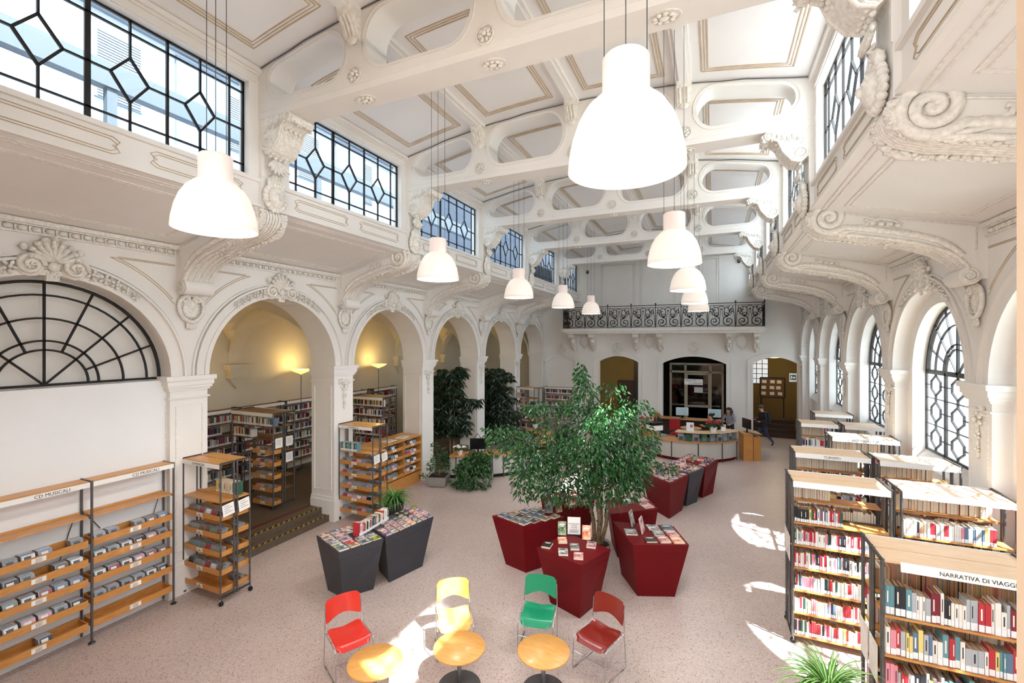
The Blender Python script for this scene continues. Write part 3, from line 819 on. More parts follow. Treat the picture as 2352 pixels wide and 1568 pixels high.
# iron railing
def rail_module(mb, M4, w):
    T = lambda p: tuple(M4 @ Vector((p[0],0,p[1])))
    def tb(pts, r=.013): mb.tube([T(p) for p in pts], r*1.5, 4)
    def sp(c, r0, turns, a0, d, r=.013):
        tb([(p.x,p.z) for p in spiral((c[0],0,c[1]), r0, turns, a0, (1,0,0), (0,0,1), 22, .025, d)], r)
    for s in (-1, 1):
        c = w/2+s*w*.25
        sp((c,.27), w*.215, 1.6, PI/2, s, .016)
        tb([(c,.27+w*.215),(c-s*w*.12,.27+w*.23),(w/2+s*w*.1,.62),(w/2+s*w*.1,.8),(w/2+s*w*.16,.9),(w/2+s*w*.24,.88)], .014)
        sp((w/2+s*w*.16,.56), w*.1, 1.3, -PI/2, s)
        tb([(w/2+s*w*.07,.1),(w/2+s*w*.07,.4),(w/2+s*w*.03,.66),(w/2+s*w*.03,.85)], .009)
        tb([(c,.5),(c+s*.03,.7),(c-s*.02,.92)], .011)
        for q in range(5):
            p = T((c+s*.03+.06*((q%3)-1), .6+.08*q)); mb.ell(p, (.035,.02,.022), 5, 3, 0, Matrix.Rotation(.8*(q-2)*s, 3, 'Y'))
        sp((w/2+s*w*.36,.74), w*.09, 1.3, -PI/2, -s); tb([(w/2+s*w*.48,.1),(w/2+s*w*.46,.5),(w/2+s*w*.4,.9)], .01)
        for q in range(6): mb.ell(T((w/2+s*w*(.3+.05*(q%3)), .55+.07*q)), (.04,.018,.022), 5, 3, 0, Matrix.Rotation(.9*(q-3)*s, 3, 'Y'))
        for q in range(4):
            p = T((c+.07*cos(q*1.6+s), .27+.07*sin(q*1.6))); mb.ell(p, (.03,.015,.02), 5, 3)
    tb([(w/2+w*.12*cos(PI*i/8), .82+.12*sin(PI*i/8)) for i in range(9)], .013)
    mb.ell(T((w/2,.8)), (.02,.02,.05), 5, 3)
rl = thing('balcony_railing', 'black wrought iron scrollwork railing on the balcony', 'railing', (0,0,5.04))
nM = 8; w = 9.05/nM
mb = MB(); rail_module(mb, Matrix(), w); rme = mb.mesh('scroll_panel', IRON)
for i in range(nM): inst('scroll_panel', rme, rl, (-7.05+i*w,22.37,0))
for x in (-7.05, 2.0): inst('scroll_panel', rme, rl, (x,22.37,0), (0,0,PI/2), (.93,1,1))
mb = MB()
for z in (.06,.97): mb.bar((-7.05,22.37,z),(2.0,22.37,z),.03,.02); [mb.bar((x,22.37,z),(x,YB,z),.03,.02) for x in (-7.05,2.0)]
mb.bar((-7.05,22.37,1.07),(2.0,22.37,1.07),.045,.03); [mb.bar((x,22.37,1.07),(x,YB,1.07),.045,.03) for x in (-7.05,2.0)]
mb.obj('handrail', IRON, rl)
pm = MB(); pm.rod((0,0,0),(0,0,1.08),.016,6); pm.ell((0,0,1.13),(.035,.035,.05),8,5); pme = pm.mesh('post', IRON)
for i in range(nM+1): inst('post', pme, rl, (-7.05+i*w,22.37,0))

# rooms behind the end wall
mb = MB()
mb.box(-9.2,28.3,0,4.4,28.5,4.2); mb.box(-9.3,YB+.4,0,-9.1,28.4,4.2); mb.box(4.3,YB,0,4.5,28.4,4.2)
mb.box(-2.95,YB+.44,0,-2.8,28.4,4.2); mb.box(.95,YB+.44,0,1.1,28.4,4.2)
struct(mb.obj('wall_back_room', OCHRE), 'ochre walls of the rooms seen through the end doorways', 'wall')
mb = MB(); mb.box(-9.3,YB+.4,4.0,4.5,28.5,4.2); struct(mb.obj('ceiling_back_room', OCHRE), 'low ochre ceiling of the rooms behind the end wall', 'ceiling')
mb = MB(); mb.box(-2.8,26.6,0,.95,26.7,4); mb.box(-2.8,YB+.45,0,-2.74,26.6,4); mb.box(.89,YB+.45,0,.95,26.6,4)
struct(mb.obj('wall_vestibule', DARK), 'lobby walls coloured dark for shade behind the middle doorway', 'wall')  # shade inside the lobby is put into this dark wall colour
FRM = M('door_frame_beige', 'b8ab93', .5)
t = thing('door_1', 'beige framed glass lobby door behind the middle doorway', 'door', (0,25,0), kind='structure')
mb = MB()
for x in (-2.06,-1.34,-.16,.4): mb.box(x-.05,-.04,0,x+.05,.04,3.25)
for z in (2.85,3.25): mb.box(-2.1,-.04,z-.05,.45,.04,z+.05)
mb.obj('frame', FRM, t)
mb = MB(); 
for x in (-1.27,-.24): mb.box(x-.035,-.03,0,x+.035,.03,2.78)
for z in (.1,1.1,2.74): mb.box(-1.27,-.03,z-.04,-.24,.03,z+.04)
dl = mb.obj('door_leaf', FRM, t)
mb = MB(); mb.rod((-1.2,-.07,1.05),(-.3,-.07,1.05),.02); mb.obj('push_bar', IRON, dl)
mb = MB(); mb.box(-2.0,-.004,0,.4,.004,3.2); mb.obj('glass', glass_mat('lobby_glass','59615f',.1), t)
sg = MB(); sg.box(-.42,-.006,-.14,.42,.006,.14,0)
rx = Matrix.Rotation(PI/2, 4, 'X')
sg.text('PRESTITI', .13, Matrix.Translation((-.12,-.009,.06)) @ rx, 1); sg.text('AUTOPRESTITO', .085, Matrix.Translation((.08,-.009,-.07)) @ rx, 1)
o = sg.obj('hanging_sign', [SIGNW, INK], None, (-.92,24.0,2.42)); tag(o, 'white hanging sign reading PRESTITI in the middle doorway', 'sign')
[MB().rod((x,0,.14),(x,0,1.5),.003,4).obj('hanging_wire', STEELD, o) for x in (-.35,.35)]
o = MB().box(-.2,-.004,-.14,.2,.004,.14).obj('paper_notice', SIGNW, None, (-.72,24.9,1.95)); tag(o, 'paper notice taped to the dark lobby door', 'notice')
# stair flight and fittings behind the third doorway
t = thing('staircase', 'dark wooden stair flight behind the doorway nearest the street windows', 'stairs', (2.5,23.95,0), kind='structure')
for i in range(4):
    MB().box(-.95,.3*i,0,.95,1.6,.17*(i+1)).obj('tread', BROWN, t)
w_ = MB(); w_.box(-.4,-.03,-.62,.4,.03,.62,0)
nb = thing('notice_board', 'dark framed notice board with pinned papers behind the far doorway', 'board', (2.72,26.6,2.05))
MB().box(-.55,0,-.5,.55,.04,.5).obj('panel', M('cork','6a5140',.8), nb)
mb = MB(); [mb.bar((a,-.01,b),(c_,-.01,d),.05,.05) for a,b,c_,d in ((-.55,-.5,.55,-.5),(-.55,.5,.55,.5),(-.55,-.5,-.55,.5),(.55,-.5,.55,.5))]; mb.obj('frame', IRON, nb)
pm2 = MB().box(-.1,-.012,-.08,.1,-.006,.08).mesh('paper', SIGNW)
for i in range(9): inst('paper', pm2, nb, (-.36+.33*(i%3)+R.uniform(-.04,.04),0,.3-.3*(i//3)), (0,R.uniform(-.15,.15),0))
[MB().rod((x,.02,-2.0),(x,.02,-.5),.025).obj('leg', IRON, nb) for x in (-.5,.5)]
# window of the back corridor
wx = MB()
for a in range(4): wx.bar((1.85+.28*a,28.28,2.1),(1.85+.28*a,28.28,3.45),.03,.03)
for a in range(6): wx.bar((1.85,28.28,2.1+.27*a),(2.69,28.28,2.1+.27*a),.03,.03)
o = wx.obj(wname(), IRON); struct(o, 'small leaded window in the corridor behind the far doorway', 'window')
MB().box(1.85,28.286,2.1,2.69,28.292,3.45).obj('pane', M('self_lit_pane','dfe8ee',.4,emit='e8f1f8',es=.35), o)  # the pane's own glow stands in for daylight
# dark furniture in the first doorway
t = thing('cabinet', 'dark tall cabinet seen through the doorway behind the ficus', 'cabinet', (-4.1,26,0))
MB().box(-.9,0,0,.9,.5,2.2).obj('body', M('dark_cabinet','2b1d18',.6), t); MB().box(-.85,-.02,.1,-.02,0,2.1).obj('door', M('dark_cabinet_door','3d2417',.5), t); MB().box(.02,-.02,.1,.85,0,2.1).obj('door', M('dark_cabinet_door2','22262b',.5), t)
o = MB().box(-.16,-.16,0,.16,.16,4).box(-.24,-.24,3.3,.24,.24,3.5).obj('pillar', M('dark_pillar','2a2320',.6), None, (-4.1,27.2,0)); struct(o, 'dark slender pillar behind the first open doorway', 'pillar')
dl_me = [MB().lathe([(.02,.12),(.06,.1),(.24,.0),(.25,-.015),(.0,-.02)], n=18).mesh('shade', lamp_mat('small_lamp','ffd98a',4,'e8d9b0'))]
for i, (x, y, z) in enumerate(((-4.95,25.6,3.7),(-4.35,25.6,3.75),(2.55,25.4,3.62),(2.95,26.4,3.6))):
    t = thing('ceiling_lamp', '%s small disc lamp glowing %s' % (('nearer','farther')[i%2], 'in the first open doorway' if i < 2 else 'above the stair flight doorway'), 'lamp', (x,y,z))
    inst('shade', dl_me[0], t); MB().rod((0,0,.1),(0,0,4-z),.01).obj('stem', IRON, t)
    l = bpy.data.lights.new('lamp_light','POINT'); l.energy = 9; l.color = (1,.8,.5); l.shadow_soft_size = .12
    lo = bpy.data.objects.new('lamp_light', l); C.objects.link(lo); lo.location = (x,y,z-.2)
# small fittings on the end wall
def dome(x, z, lab):
    t = thing('security_camera', lab, 'camera', (x,YB,z)); MB().cyl((0,-.12,.02),.07,.1,14).box(-.04,-.1,.1,.04,0,.14).obj('housing', M('camera_grey','55524e',.4), t)
    MB().ell((0,-.12,.02),(.065,.065,.075),14,8).obj('dome', M('dome_black','101012',.08), t)
dome(-6.04, 7.98, 'dark dome camera on the end wall near the arcade corner'); dome(1.05, 8.05, 'dark dome camera on the end wall near the street corner')
mb = MB()
for x, z in ((-.07,-.06),(.07,-.06),(0,.06)): mb.tube([(x+.045*cos(2*PI*i/14),-.01,z+.045*sin(2*PI*i/14)) for i in range(14)], .014, 5, closed=True)
tag(mb.obj('wall_spots', SIGNW, None, (-2.47,YB-.01,7.75)), 'three small white rings fixed high on the end wall', 'fitting')
ex = MB(); ex.box(-.14,-.02,-.19,.14,.02,.19,0); ex.box(-.11,-.024,-.1,.11,-.02,.12,1); ex.prism([(-.02,-.026,-.03),(.05,-.026,-.03),(.05,-.026,-.06),(.09,-.026,0),(.05,-.026,.06),(.05,-.026,.03),(-.02,-.026,.03)], (0,-.002,0), 0); ex.box(-.08,-.028,-.06,-.04,-.024,.08,0)
tag(ex.obj('exit_sign', [SIGNW, M('exit_green','1d4a3c',.4)], None, (3.2,23.5,2.8)), 'green and white exit sign in the street-side doorway', 'sign')
tag(MB().box(-.07,-.05,-.09,.07,0,.09).obj('alarm_box', SIGNW, None, (3.44,YB,3.05)), 'small white alarm box by the street-side doorway', 'fitting') if False else None

# ================================================================== SIDE AISLE
XB = -12.6
mb = MB(); mb.box(XB-.2,4.7,0,XB,23.9,5.6); mb.box(XB,4.72,0,-9.2,4.9,5.6); mb.box(XB,23.62,0,-9.25,23.85,5.6)
struct(mb.obj('wall_aisle', AISLE), 'cream back wall of the vaulted side aisle', 'wall')
mb = MB(); xc, hx, hy, cr = -10.925, 1.675, 1.84, 1.62; n = 20
for k in range(1, 6):
    yc = BC[k]; g = []
    for i in range(n+1):
        for j in range(n+1):
            u = -1+2*i/n; v = -1+2*j/n
            g.append((xc+hx*u, yc+hy*v, 3.75+cr*max(math.sqrt(max(0,1-u*u)), math.sqrt(max(0,1-v*v)))))
    mb.add(g, [(i*(n+1)+j,(i+1)*(n+1)+j,(i+1)*(n+1)+j+1,i*(n+1)+j+1) for i in range(n) for j in range(n)], 0, False)
vo = mb.obj('ceiling_aisle_vault', AISLE); struct(vo, 'groin vaults over the side aisle', 'ceiling')
mb = MB()
for k in range(1, 6):
    y = PC[k+1] if k < 5 else PC[6]-.3
    pts = [(xc+hx*cos(PI*i/20), 3.75+cr*sin(PI*i/20)) for i in range(21)]
    for (a, za), (b, zb) in zip(pts, pts[1:]): mb.hexa([(a,y-.2,za-.08),(b,y-.2,zb-.08),(b,y+.2,zb-.08),(a,y+.2,za-.08)],[(a,y-.2,za+.1),(b,y-.2,zb+.1),(b,y+.2,zb+.1),(a,y+.2,za+.1)])
mb.obj('vault_rib', AISLE, vo)
cm = MB()
for z0, z1, p in ((3.66,3.75,.3),(3.58,3.66,.26),(3.42,3.58,.2),(3.36,3.42,.23)): cm.box(0,-p-.05,z0,p,p+.05,z1)
cm.prism([(0,-.22,3.36),(.0,.22,3.36),(0,.12,3.2),(0,0,3.05),(0,-.12,3.2)], (.1,0,0))
cme2 = cm.mesh('vault_corbel', AISLE)
for k in range(2, 6): struct(inst('vault_corbel', cme2, None, (XB,PC[k],0)), '%s stepped corbel carrying the aisle vault, from the camera' % ORD[k-2], 'corbel')
UPL = lamp_mat('uplighter_bowl','ffcf70',.9,'e6cf9a'); UPI = lamp_mat('uplighter_glow','ffe29a',9,'fff0cc')
tm = MB().lathe([(.03,0),(.05,.02),(.2,.08),(.31,.15),(.32,.16)], n=24).mesh('bowl', UPL); tg = MB().lathe([(0,.1),(.28,.14)], n=20).mesh('glow', UPI)
tp = MB().cyl((0,0,-3.05),.15,.03,18).rod((0,0,-3.05),(0,0,0),.012,8).mesh('pole', STEEL)
for k in range(1, 5):
    t = thing('uplighter', '%s glowing bowl uplighter against the aisle wall, from the camera' % ORD[k-1], 'lamp', (XB+.52,BC[k],3.35), group='aisle uplighters')
    inst('bowl', tm, t); inst('bulb', tg, t); inst('pole', tp, t)
    l = bpy.data.lights.new('uplighter_light','POINT'); l.energy = 11; l.color = (1,.74,.28); l.shadow_soft_size = .1
    lo = bpy.data.objects.new('uplighter_light', l); C.objects.link(lo); lo.location = (XB+.52,BC[k],3.62)

# ================================================================== THE CAMERA'S OWN GALLERY BEHIND THE SOUTH END
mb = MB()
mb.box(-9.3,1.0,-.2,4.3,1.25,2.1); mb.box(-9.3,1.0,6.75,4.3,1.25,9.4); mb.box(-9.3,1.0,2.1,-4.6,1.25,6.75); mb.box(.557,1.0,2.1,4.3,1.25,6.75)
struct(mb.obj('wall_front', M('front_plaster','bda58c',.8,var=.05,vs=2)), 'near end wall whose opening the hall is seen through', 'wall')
mb = MB(); mb.box(-6,-4,2.0,3.6,1.0,2.1); struct(mb.obj('floor_gallery', TERR), 'gallery floor at the near end', 'floor')
mb = MB(); mb.box(-6,-4,6.75,3.6,1.0,6.95); mb.box(3.5,-4,2.1,3.7,1.0,6.75); mb.box(-6,-4,2.1,-5.8,1.0,6.75); mb.box(-6,-4.2,2.1,3.7,-4,4.2); struct(mb.obj('gallery_light_block', PLAS), 'unseen gallery walls and roof added to block sun and sky', 'wall')  # unseen walls and roof added to keep sun and sky light out

# ================================================================== OUTSIDE
BLUEG = M('zinc_roof', '7f8b97', .6, var=.1, vs=2); FAC = M('facade_white', 'a3abb4', .8, var=.04, vs=1); SHUT = M('shutter_grey', '6f7a83', .6); GBEAM = M('painted_beam', '4d565f', .6); FACB = M('facade_blue', '65717f', .8)
o = MB().hexa([(-6.72,-3,6.75),(-13.6,-3,5.9),(-13.6,27,5.9),(-6.72,27,6.75)],[(-6.72,-3,6.8),(-13.6,-3,6.0),(-13.6,27,6.0),(-6.72,27,6.8)]).obj('roof_outside', BLUEG); struct(o, 'grey aisle roof outside the clerestory windows', 'roof')
t = thing('exterior_building', 'white neighbouring facade with shuttered windows behind the arcade clerestory', 'building', (-13.6,0,0), kind='structure')
MB().box(-.3,-5,5.9,0,28,17).obj('facade', FAC, t); MB().box(0,-5,9.5,.2,28,9.75).box(0,-5,12.4,.25,28,12.7).obj('string_course', FACB, t)
sm = MB(); sm.box(0,-.5,0,.05,.5,1.7)
for i in range(24): sm.box(.05,-.45,.04+.068*i,.075,.45,.08+.068*i)
sme = sm.mesh('shutter', SHUT)
for i in range(10): inst('shutter', sme, t, (0,.6+2.9*i,10.3))
for i in range(6): MB().box(0,1.9+5.8*i,5.9,.08,3.4+5.8*i,12.3).obj('wall_panel', FACB, t)
o = MB().box(-9.2,-4,8.55,-9.0,27,8.95).obj('roof_beam', GBEAM); struct(o, 'long grey beam outside the arcade clerestory', 'beam')
t2 = MB()
for i in range(7): t2.box(-9.16,-.2+4.3*i,6.0,-9.04,-.06+4.3*i,8.55)
t2.obj('beam_post', GBEAM, o)
o = MB().hexa([(-9.2,-4,8.95),(-13.6,-4,9.9),(-13.6,3.0,9.9),(-9.2,3.0,8.95)],[(-9.2,-4,9.0),(-13.6,-4,9.95),(-13.6,3.0,9.95),(-9.2,3.0,9.0)]).obj('canopy_roof', FACB); struct(o, 'sloping grey canopy outside the first clerestory window', 'roof')
o = MB().box(-13.6,18.5,6.62,-7.3,28,15).obj('exterior_shade_block', M('shade_block_dark','3c4552',.8)); struct(o, 'dark block added for shade outside the far clerestory windows', 'building')  # added block, coloured dark to stand for the shaded exterior
o = MB().box(-6,-30,-.3,120,60,-.25).obj('ground_outside', M('paving_outside','b9b4aa',.9)); struct(o, 'pale ground outside the street windows', 'ground')

# ================================================================== CAMERA, LIGHT
cam = bpy.data.cameras.new('camera'); co_ = bpy.data.objects.new('camera', cam); C.objects.link(co_)
cam.sensor_width = 36; cam.lens = 1045/2352*36; cam.clip_start = .05; cam.clip_end = 300
co_.location = (0,0,4.4); co_.rotation_euler = (PI/2, 0, math.atan(464/1045))
SC.camera = co_
su = bpy.data.lights.new('sun','SUN'); su.energy = 22; su.angle = .012; su.color = (1,.975,.94)
so = bpy.data.objects.new('sun', su); C.objects.link(so); so.location = (20,-10,30)
so.rotation_euler = Vector((-5.6,2.6,-7.8)).to_track_quat('-Z','Y').to_euler()
wd = bpy.data.worlds.new('sky'); SC.world = wd; wd.use_nodes = True
bg = wd.node_tree.nodes['Background']; bg.inputs['Color'].default_value = (.88,.945,1.015,1); bg.inputs['Strength'].default_value = 5.0
SC.view_settings.view_transform = 'Standard'; SC.view_settings.look = 'None'; SC.view_settings.gamma = 1
SC.view_settings.exposure = 0.97
cy = SC.cycles; cy.use_denoising = True; cy.max_bounces = 10; cy.diffuse_bounces = 6; cy.glossy_bounces = 3; cy.transparent_max_bounces = 12
cy.caustics_reflective = False; cy.caustics_refractive = False; cy.sample_clamp_indirect = 8
try: cy.denoiser = 'OPENIMAGEDENOISE'
except Exception: pass
# ================================================================== BOOK AND CD KITS
BCOL = [('red','b4303a'),('pink','d88a98'),('white','e4e0d8'),('grey','a9aeb2'),('blue','5d7590'),('black','27272d'),('green','2e5a46'),('yellow','dcc97c'),('orange','cf6a3c'),('teal','5f8d97'),('cream','d9caa9'),('maroon','7a2432'),('purple','5c3f68')]
BMAT = {n: M('cover_'+n, h, .45, var=.05, vs=25) for n, h in BCOL}
def cover_mesh(n):
    mb = MB(); t = .09
    mb.box(0,0,0,1,.06,1); mb.box(0,.06,0,t,1,1); mb.box(1-t,.06,0,1,1,1)
    return mb.mesh('book_cover', [BMAT[n]])
CVM = {n: cover_mesh(n) for n, _ in BCOL}
PGM = [MB().box(.09,.06,.02,.91,.97,.98).mesh('page_block', m) for m in (PAGES, PAGESB)]
LBM = MB().box(.03,-.012,.03,.97,0,.27).mesh('spine_label', LABEL)
TTM = {c: MB().box(.36,-.006,.42,.64,0,.82).mesh('spine_title', M('title_'+c, h, .5)) for c, h in (('light','e9e4da'),('dark','2a2a33'))}
PAL_TRAVEL = ['grey','grey','blue','white','teal','black','red','pink','yellow','grey','white','grey','maroon','white','pink','black','teal']
PAL_FIC = ['white','red','black','red','white','green','pink','white','grey','yellow','white','red','blue','pink','black','white','grey','red']
PAL_DARK = ['maroon','black','cream','grey','purple','red','green','white','black','blue','cream']
STUFF = MB()                        # every book beyond the three hundred that show largest
STUFFM = [BMAT[n] for n, _ in BCOL]+[PAGES, LABEL, PAGESB]
BI = {n: i for i, (n, _) in enumerate(BCOL)}
class Frame:
    def __init__(s, loc, rotz): s.M = Matrix.Translation(loc) @ Matrix.Rotation(rotz, 4, 'Z'); s.r = rotz
    def w(s, p): return s.M @ Vector(p)
BOOKN = [0]
def one_book(fr, x, y, z, t, d, h, col, label, group, lean=0, flip=False, browned=False):
    z += .0012
    p = fr.w((x, y, z))
    o = inst('shelf_book', CVM[col], None, p, (0, lean, fr.r+(PI if flip else 0)), (t, d, h))
    tag(o, label, 'book', group)
    inst('page_block', PGM[1 if browned else 0], o); inst('spine_label', LBM, o)
    if t > .018 and BOOKN[0] % 2: inst('spine_title', TTM['dark' if col in ('white','cream','grey','yellow','pink') else 'light'], o)
    BOOKN[0] += 1
    return o
def book_row(fr, x0, x1, y, z, pal, case, row, group, indiv=True, hmin=.185, hmax=.225, tmin=.016, tmax=.038, face=-1, limit=None, browned=False, same=.25):
    x = x0; i = 0; prev = None; z += .0015
    while True:
        t = R.uniform(tmin, tmax); h = R.uniform(hmin, hmax); d = R.uniform(.125,.165); col = R.choice(pal)
        if prev and R.random() < same: t, h, d, col = prev
        prev = (t, h, d, col)
        if x+t > x1: break
        yy = y+R.uniform(0,.012)
        if indiv and BOOKN[0] < 276:
            one_book(fr, x if face < 0 else x+t, yy if face < 0 else y-R.uniform(0,.012), z, t, d, h, col, '%s book, %s from the aisle end, %s' % (col, ordn(i), row+' of the '+case), group, flip=face > 0, browned=browned)
        else:
            b = [(x,yy),(x+t*.96,yy),(x+t*.96,yy-face*d),(x,yy-face*d)]
            P = [fr.w((a,c,z)) for a, c in b]; Q = [fr.w((a,c,z+h)) for a, c in b]
            k = len(STUFF.v); STUFF.v += [tuple(v) for v in P+Q]
            for f, m in (((0,1,5,4),BI[col]),((1,2,6,5),BI[col]),((3,0,4,7),BI[col]),((4,5,6,7),13 if not browned else 15),((2,3,7,6),13)):
                STUFF.f.append([k+j for j in f]); STUFF.m.append(m); STUFF.s.append(False)
            e = .002*(1 if face > 0 else -1)
            k = len(STUFF.v); STUFF.v += [tuple(fr.w(v)) for v in ((x,yy+e,z+.006),(x+t*.94,yy+e,z+.006),(x+t*.94,yy+e,z+.055),(x,yy+e,z+.055))]
            STUFF.f.append([k,k+1,k+2,k+3]); STUFF.m.append(14); STUFF.s.append(False)
        x += t+R.uniform(.0005,.004); i += 1
    return x

CDC = [('grey','8d9096'),('white','d9dadc'),('black','26272c'),('blue','7486a8'),('red','9c4048'),('pink','cf9aa5'),('green','6f8a78'),('brown','7a6350')]
CDSIDE = M('cd_plastic', '93979d', .18, spec=.7)
def cd_mesh(n, h):
    mb = MB(); mb.box(0,0,0,.142,.0105,.125,0); mb.box(.012,-.0012,.004,.14,0,.121,1)
    mb.box(.03,-.0018,.05,.1,-.0012,.1,2)
    return mb.mesh('cd_case', [CDSIDE, M('cd_cover_'+n, h, .22, var=.25, vs=30, spec=.6), M('cd_print_'+n, 'e6e6e6' if n not in ('white','grey') else '4a4d55', .3)])
CDM = {n: cd_mesh(n, h) for n, h in CDC}
CDS = MB()
CDSM = [CDSIDE]+[CDM[n].materials[1] for n, _ in CDC]
CDN = [0]
def cd_row(fr, x0, x1, y0, z, where, group, indiv=True, depth=.26, packs=5, fill=.85, slot=.165, per=9):
    """cases stand in packs that lean back, covers to the front"""
    x = x0; p = 0; n = 0; z += .005
    while x+.145 < x1:
        if R.random() < fill:
            k = R.randint(per-3, per+1); yb = y0+R.uniform(.01,.03); lean = -R.uniform(.3,.42)
            for j in range(k):
                yy = yb+j*.0185; col = R.choice([c for c, _ in CDC]+['grey','white','grey'])
                if yy > y0+depth-.05: break
                if indiv and j < 6:
                    o = inst('cd_case', CDM[col], None, fr.w((x+R.uniform(-.003,.003), yy, z)), (lean*0, 0, fr.r))
                    o.rotation_euler = (Matrix.Rotation(fr.r, 4, 'Z') @ Matrix.Rotation(lean, 4, 'X')).to_euler()
                    tag(o, '%s CD case, %s from front, %s pack from the arch, %s' % (col, ordn(j), ordn(p), where), 'CD case', group); CDN[0] += 1
                else:
                    Mx = fr.M @ Matrix.Translation((x, yy, z)) @ Matrix.Rotation(lean, 4, 'X')
                    CDS.T = Mx; CDS.box(0,0,0,.142,.0105,.125,0); CDS.quad((.008,-.0012,.004),(.14,-.0012,.004),(.14,-.0012,.121),(.008,-.0012,.121),1+[c for c, _ in CDC].index(col)); CDS.T = None
            p += 1
        x += slot
# ------------------------------------------------------------------ racks built of steel tube and beech
CASTER = MB().tube([(0,-.018,.055),(0,-.018,.09),(0,.018,.09),(0,.018,.055)], .006, 5).rod((0,0,.09),(0,0,.13),.01)
for i in (-1,1):
    CASTER.T = Matrix.Translation((.012,i*.012,.04)) @ Matrix.Rotation(PI/2, 4, 'X'); CASTER.lathe([(.0,-.009),(.036,-.009),(.04,-.004),(.04,.004),(.036,.009),(0,.009)], n=16, mat=1)
CASTER.T = None
CASTM = CASTER.mesh('caster', [CHROME, RUB])
def posts(root, pts, z0, z1, r=.016, mat=STEEL):
    me = MB().rod((0,0,z0),(0,0,z1),r,8).mesh('post', mat)
    for x, y in pts: inst('post', me, root, (x,y,0))
RX90 = Matrix.Rotation(PI/2, 4, 'X')
def sign_strip(root, x0, x1, y, z, txt, size, tilt=0, h=.075, name='sign_strip', tx=None):
    mb = MB(); mb.box(x0,-.004,-h/2,x1,.004,h/2,0)
    if txt: mb.text(txt, size, Matrix.Translation(((x0+x1)/2 if tx is None else tx,-.0055,-.004)) @ RX90, 1)
    o = mb.obj(name, [SIGNW, INK], root); o.location = (0,y,z); o.rotation_euler = (tilt,0,0)
    return o
def tray(root, w, y0, y1, ztop, hf, txt, mat=WOODF, end=True, lift=.0, lx=.5):
    """one shallow wooden CD tray; front board hf tall"""
    mb = MB(); z0 = ztop-hf; t = .014
    mb.box(.02,y0,z0,w-.02,y0+t,ztop); mb.box(.02,y0+t,z0,w-.02,y1,z0+.012); mb.box(.02,y1-t,z0,w-.02,y1,ztop+.02)
    for x in (.02,w-.02-t): mb.box(x,y0+t,z0+.012,x+t,y1-t,ztop)
    o = mb.obj('tray', mat, root)
    if txt:
        c = MB(); c.box(-.075,-.004,-.032,.075,0,.032,0); c.text(txt[0], .02, Matrix.Translation((0,-.0055,.014)) @ RX90, 1); c.text(txt[1], .03, Matrix.Translation((0,-.0055,-.011)) @ RX90, 1)
        q = c.obj('label_card', [SIGNW, INK], o); q.location = (w*lx,y0-.001,z0+hf*.5)
    return o

# ---- CD racks along the closed arch
ZT_R = [1.515,1.242,.955,.645,.315]
def wall_rack(y0, which, emptylow):
    loc = (-8.3, y0, 0); rz = PI/2; w = 1.1
    t = thing('cd_rack', 'beech and steel CD rack on the blank wall, %s' % which, 'rack', loc, rz, 'CD racks by the wall')
    posts(t, [(0,.0),(0,.28)]+([(w,.0),(w,.28)] if 'farther' not in which else []), .02, 2.37)
    ft = MB().lathe([(.0,0),(.045,0),(.045,.012),(.015,.025),(.0,.025)], n=16).mesh('foot', STEELD)
    for x in ((0,) if 'farther' in which else (0, w)): inst('foot', ft, t, (x,0,0))
    MB().box(.01,.02,2.345,w-.01,.28,2.362).obj('top_board', WOOD, t)
    MB().box(.015,.0,1.835,w-.015,.27,1.855).box(.015,.255,1.855,w-.015,.275,1.88).obj('shelf_board', WOOD, t)
    for x in (0,) if 'farther' in which else (0,w):
        for z in (2.355,1.82): MB().bar((x,0,z),(x,.28,z),.02,.02).obj('cross_bar', STEELD, t)
    mb = MB(); mb.rod((w*.72,.27,1.0),(w*.93,.27,1.8),.006,5); mb.obj('brace', STEELD, t); MB().rod((w*.05,.27,1.82),(w*.2,.27,1.55),.006,5).obj('brace', STEELD, t)
    sign_strip(t, .01, w-.01, -.02, 2.32, 'CD MUSICALI', .062, h=.07, tx=w*.62)
    fr = Frame(loc, rz)
    for i, z in enumerate(ZT_R):
        tray(t, w, 0, .26, z, .1, ('MUSICA','JAZZ'), lx=.5)
        if i == 4 and emptylow: continue
        cd_row(fr, .06, w-.04, .02, z-.085, '%s tray, %s rack' % (ORD[i], 'pier-side' if 'nearer' in which else 'outer'), 'CD cases in the wall racks', True, depth=.205, fill=.95 if i < 4 else .6, per=10, slot=.17)
wall_rack(3.58, 'nearer the pier', True); wall_rack(2.46, 'farther from the pier', False)

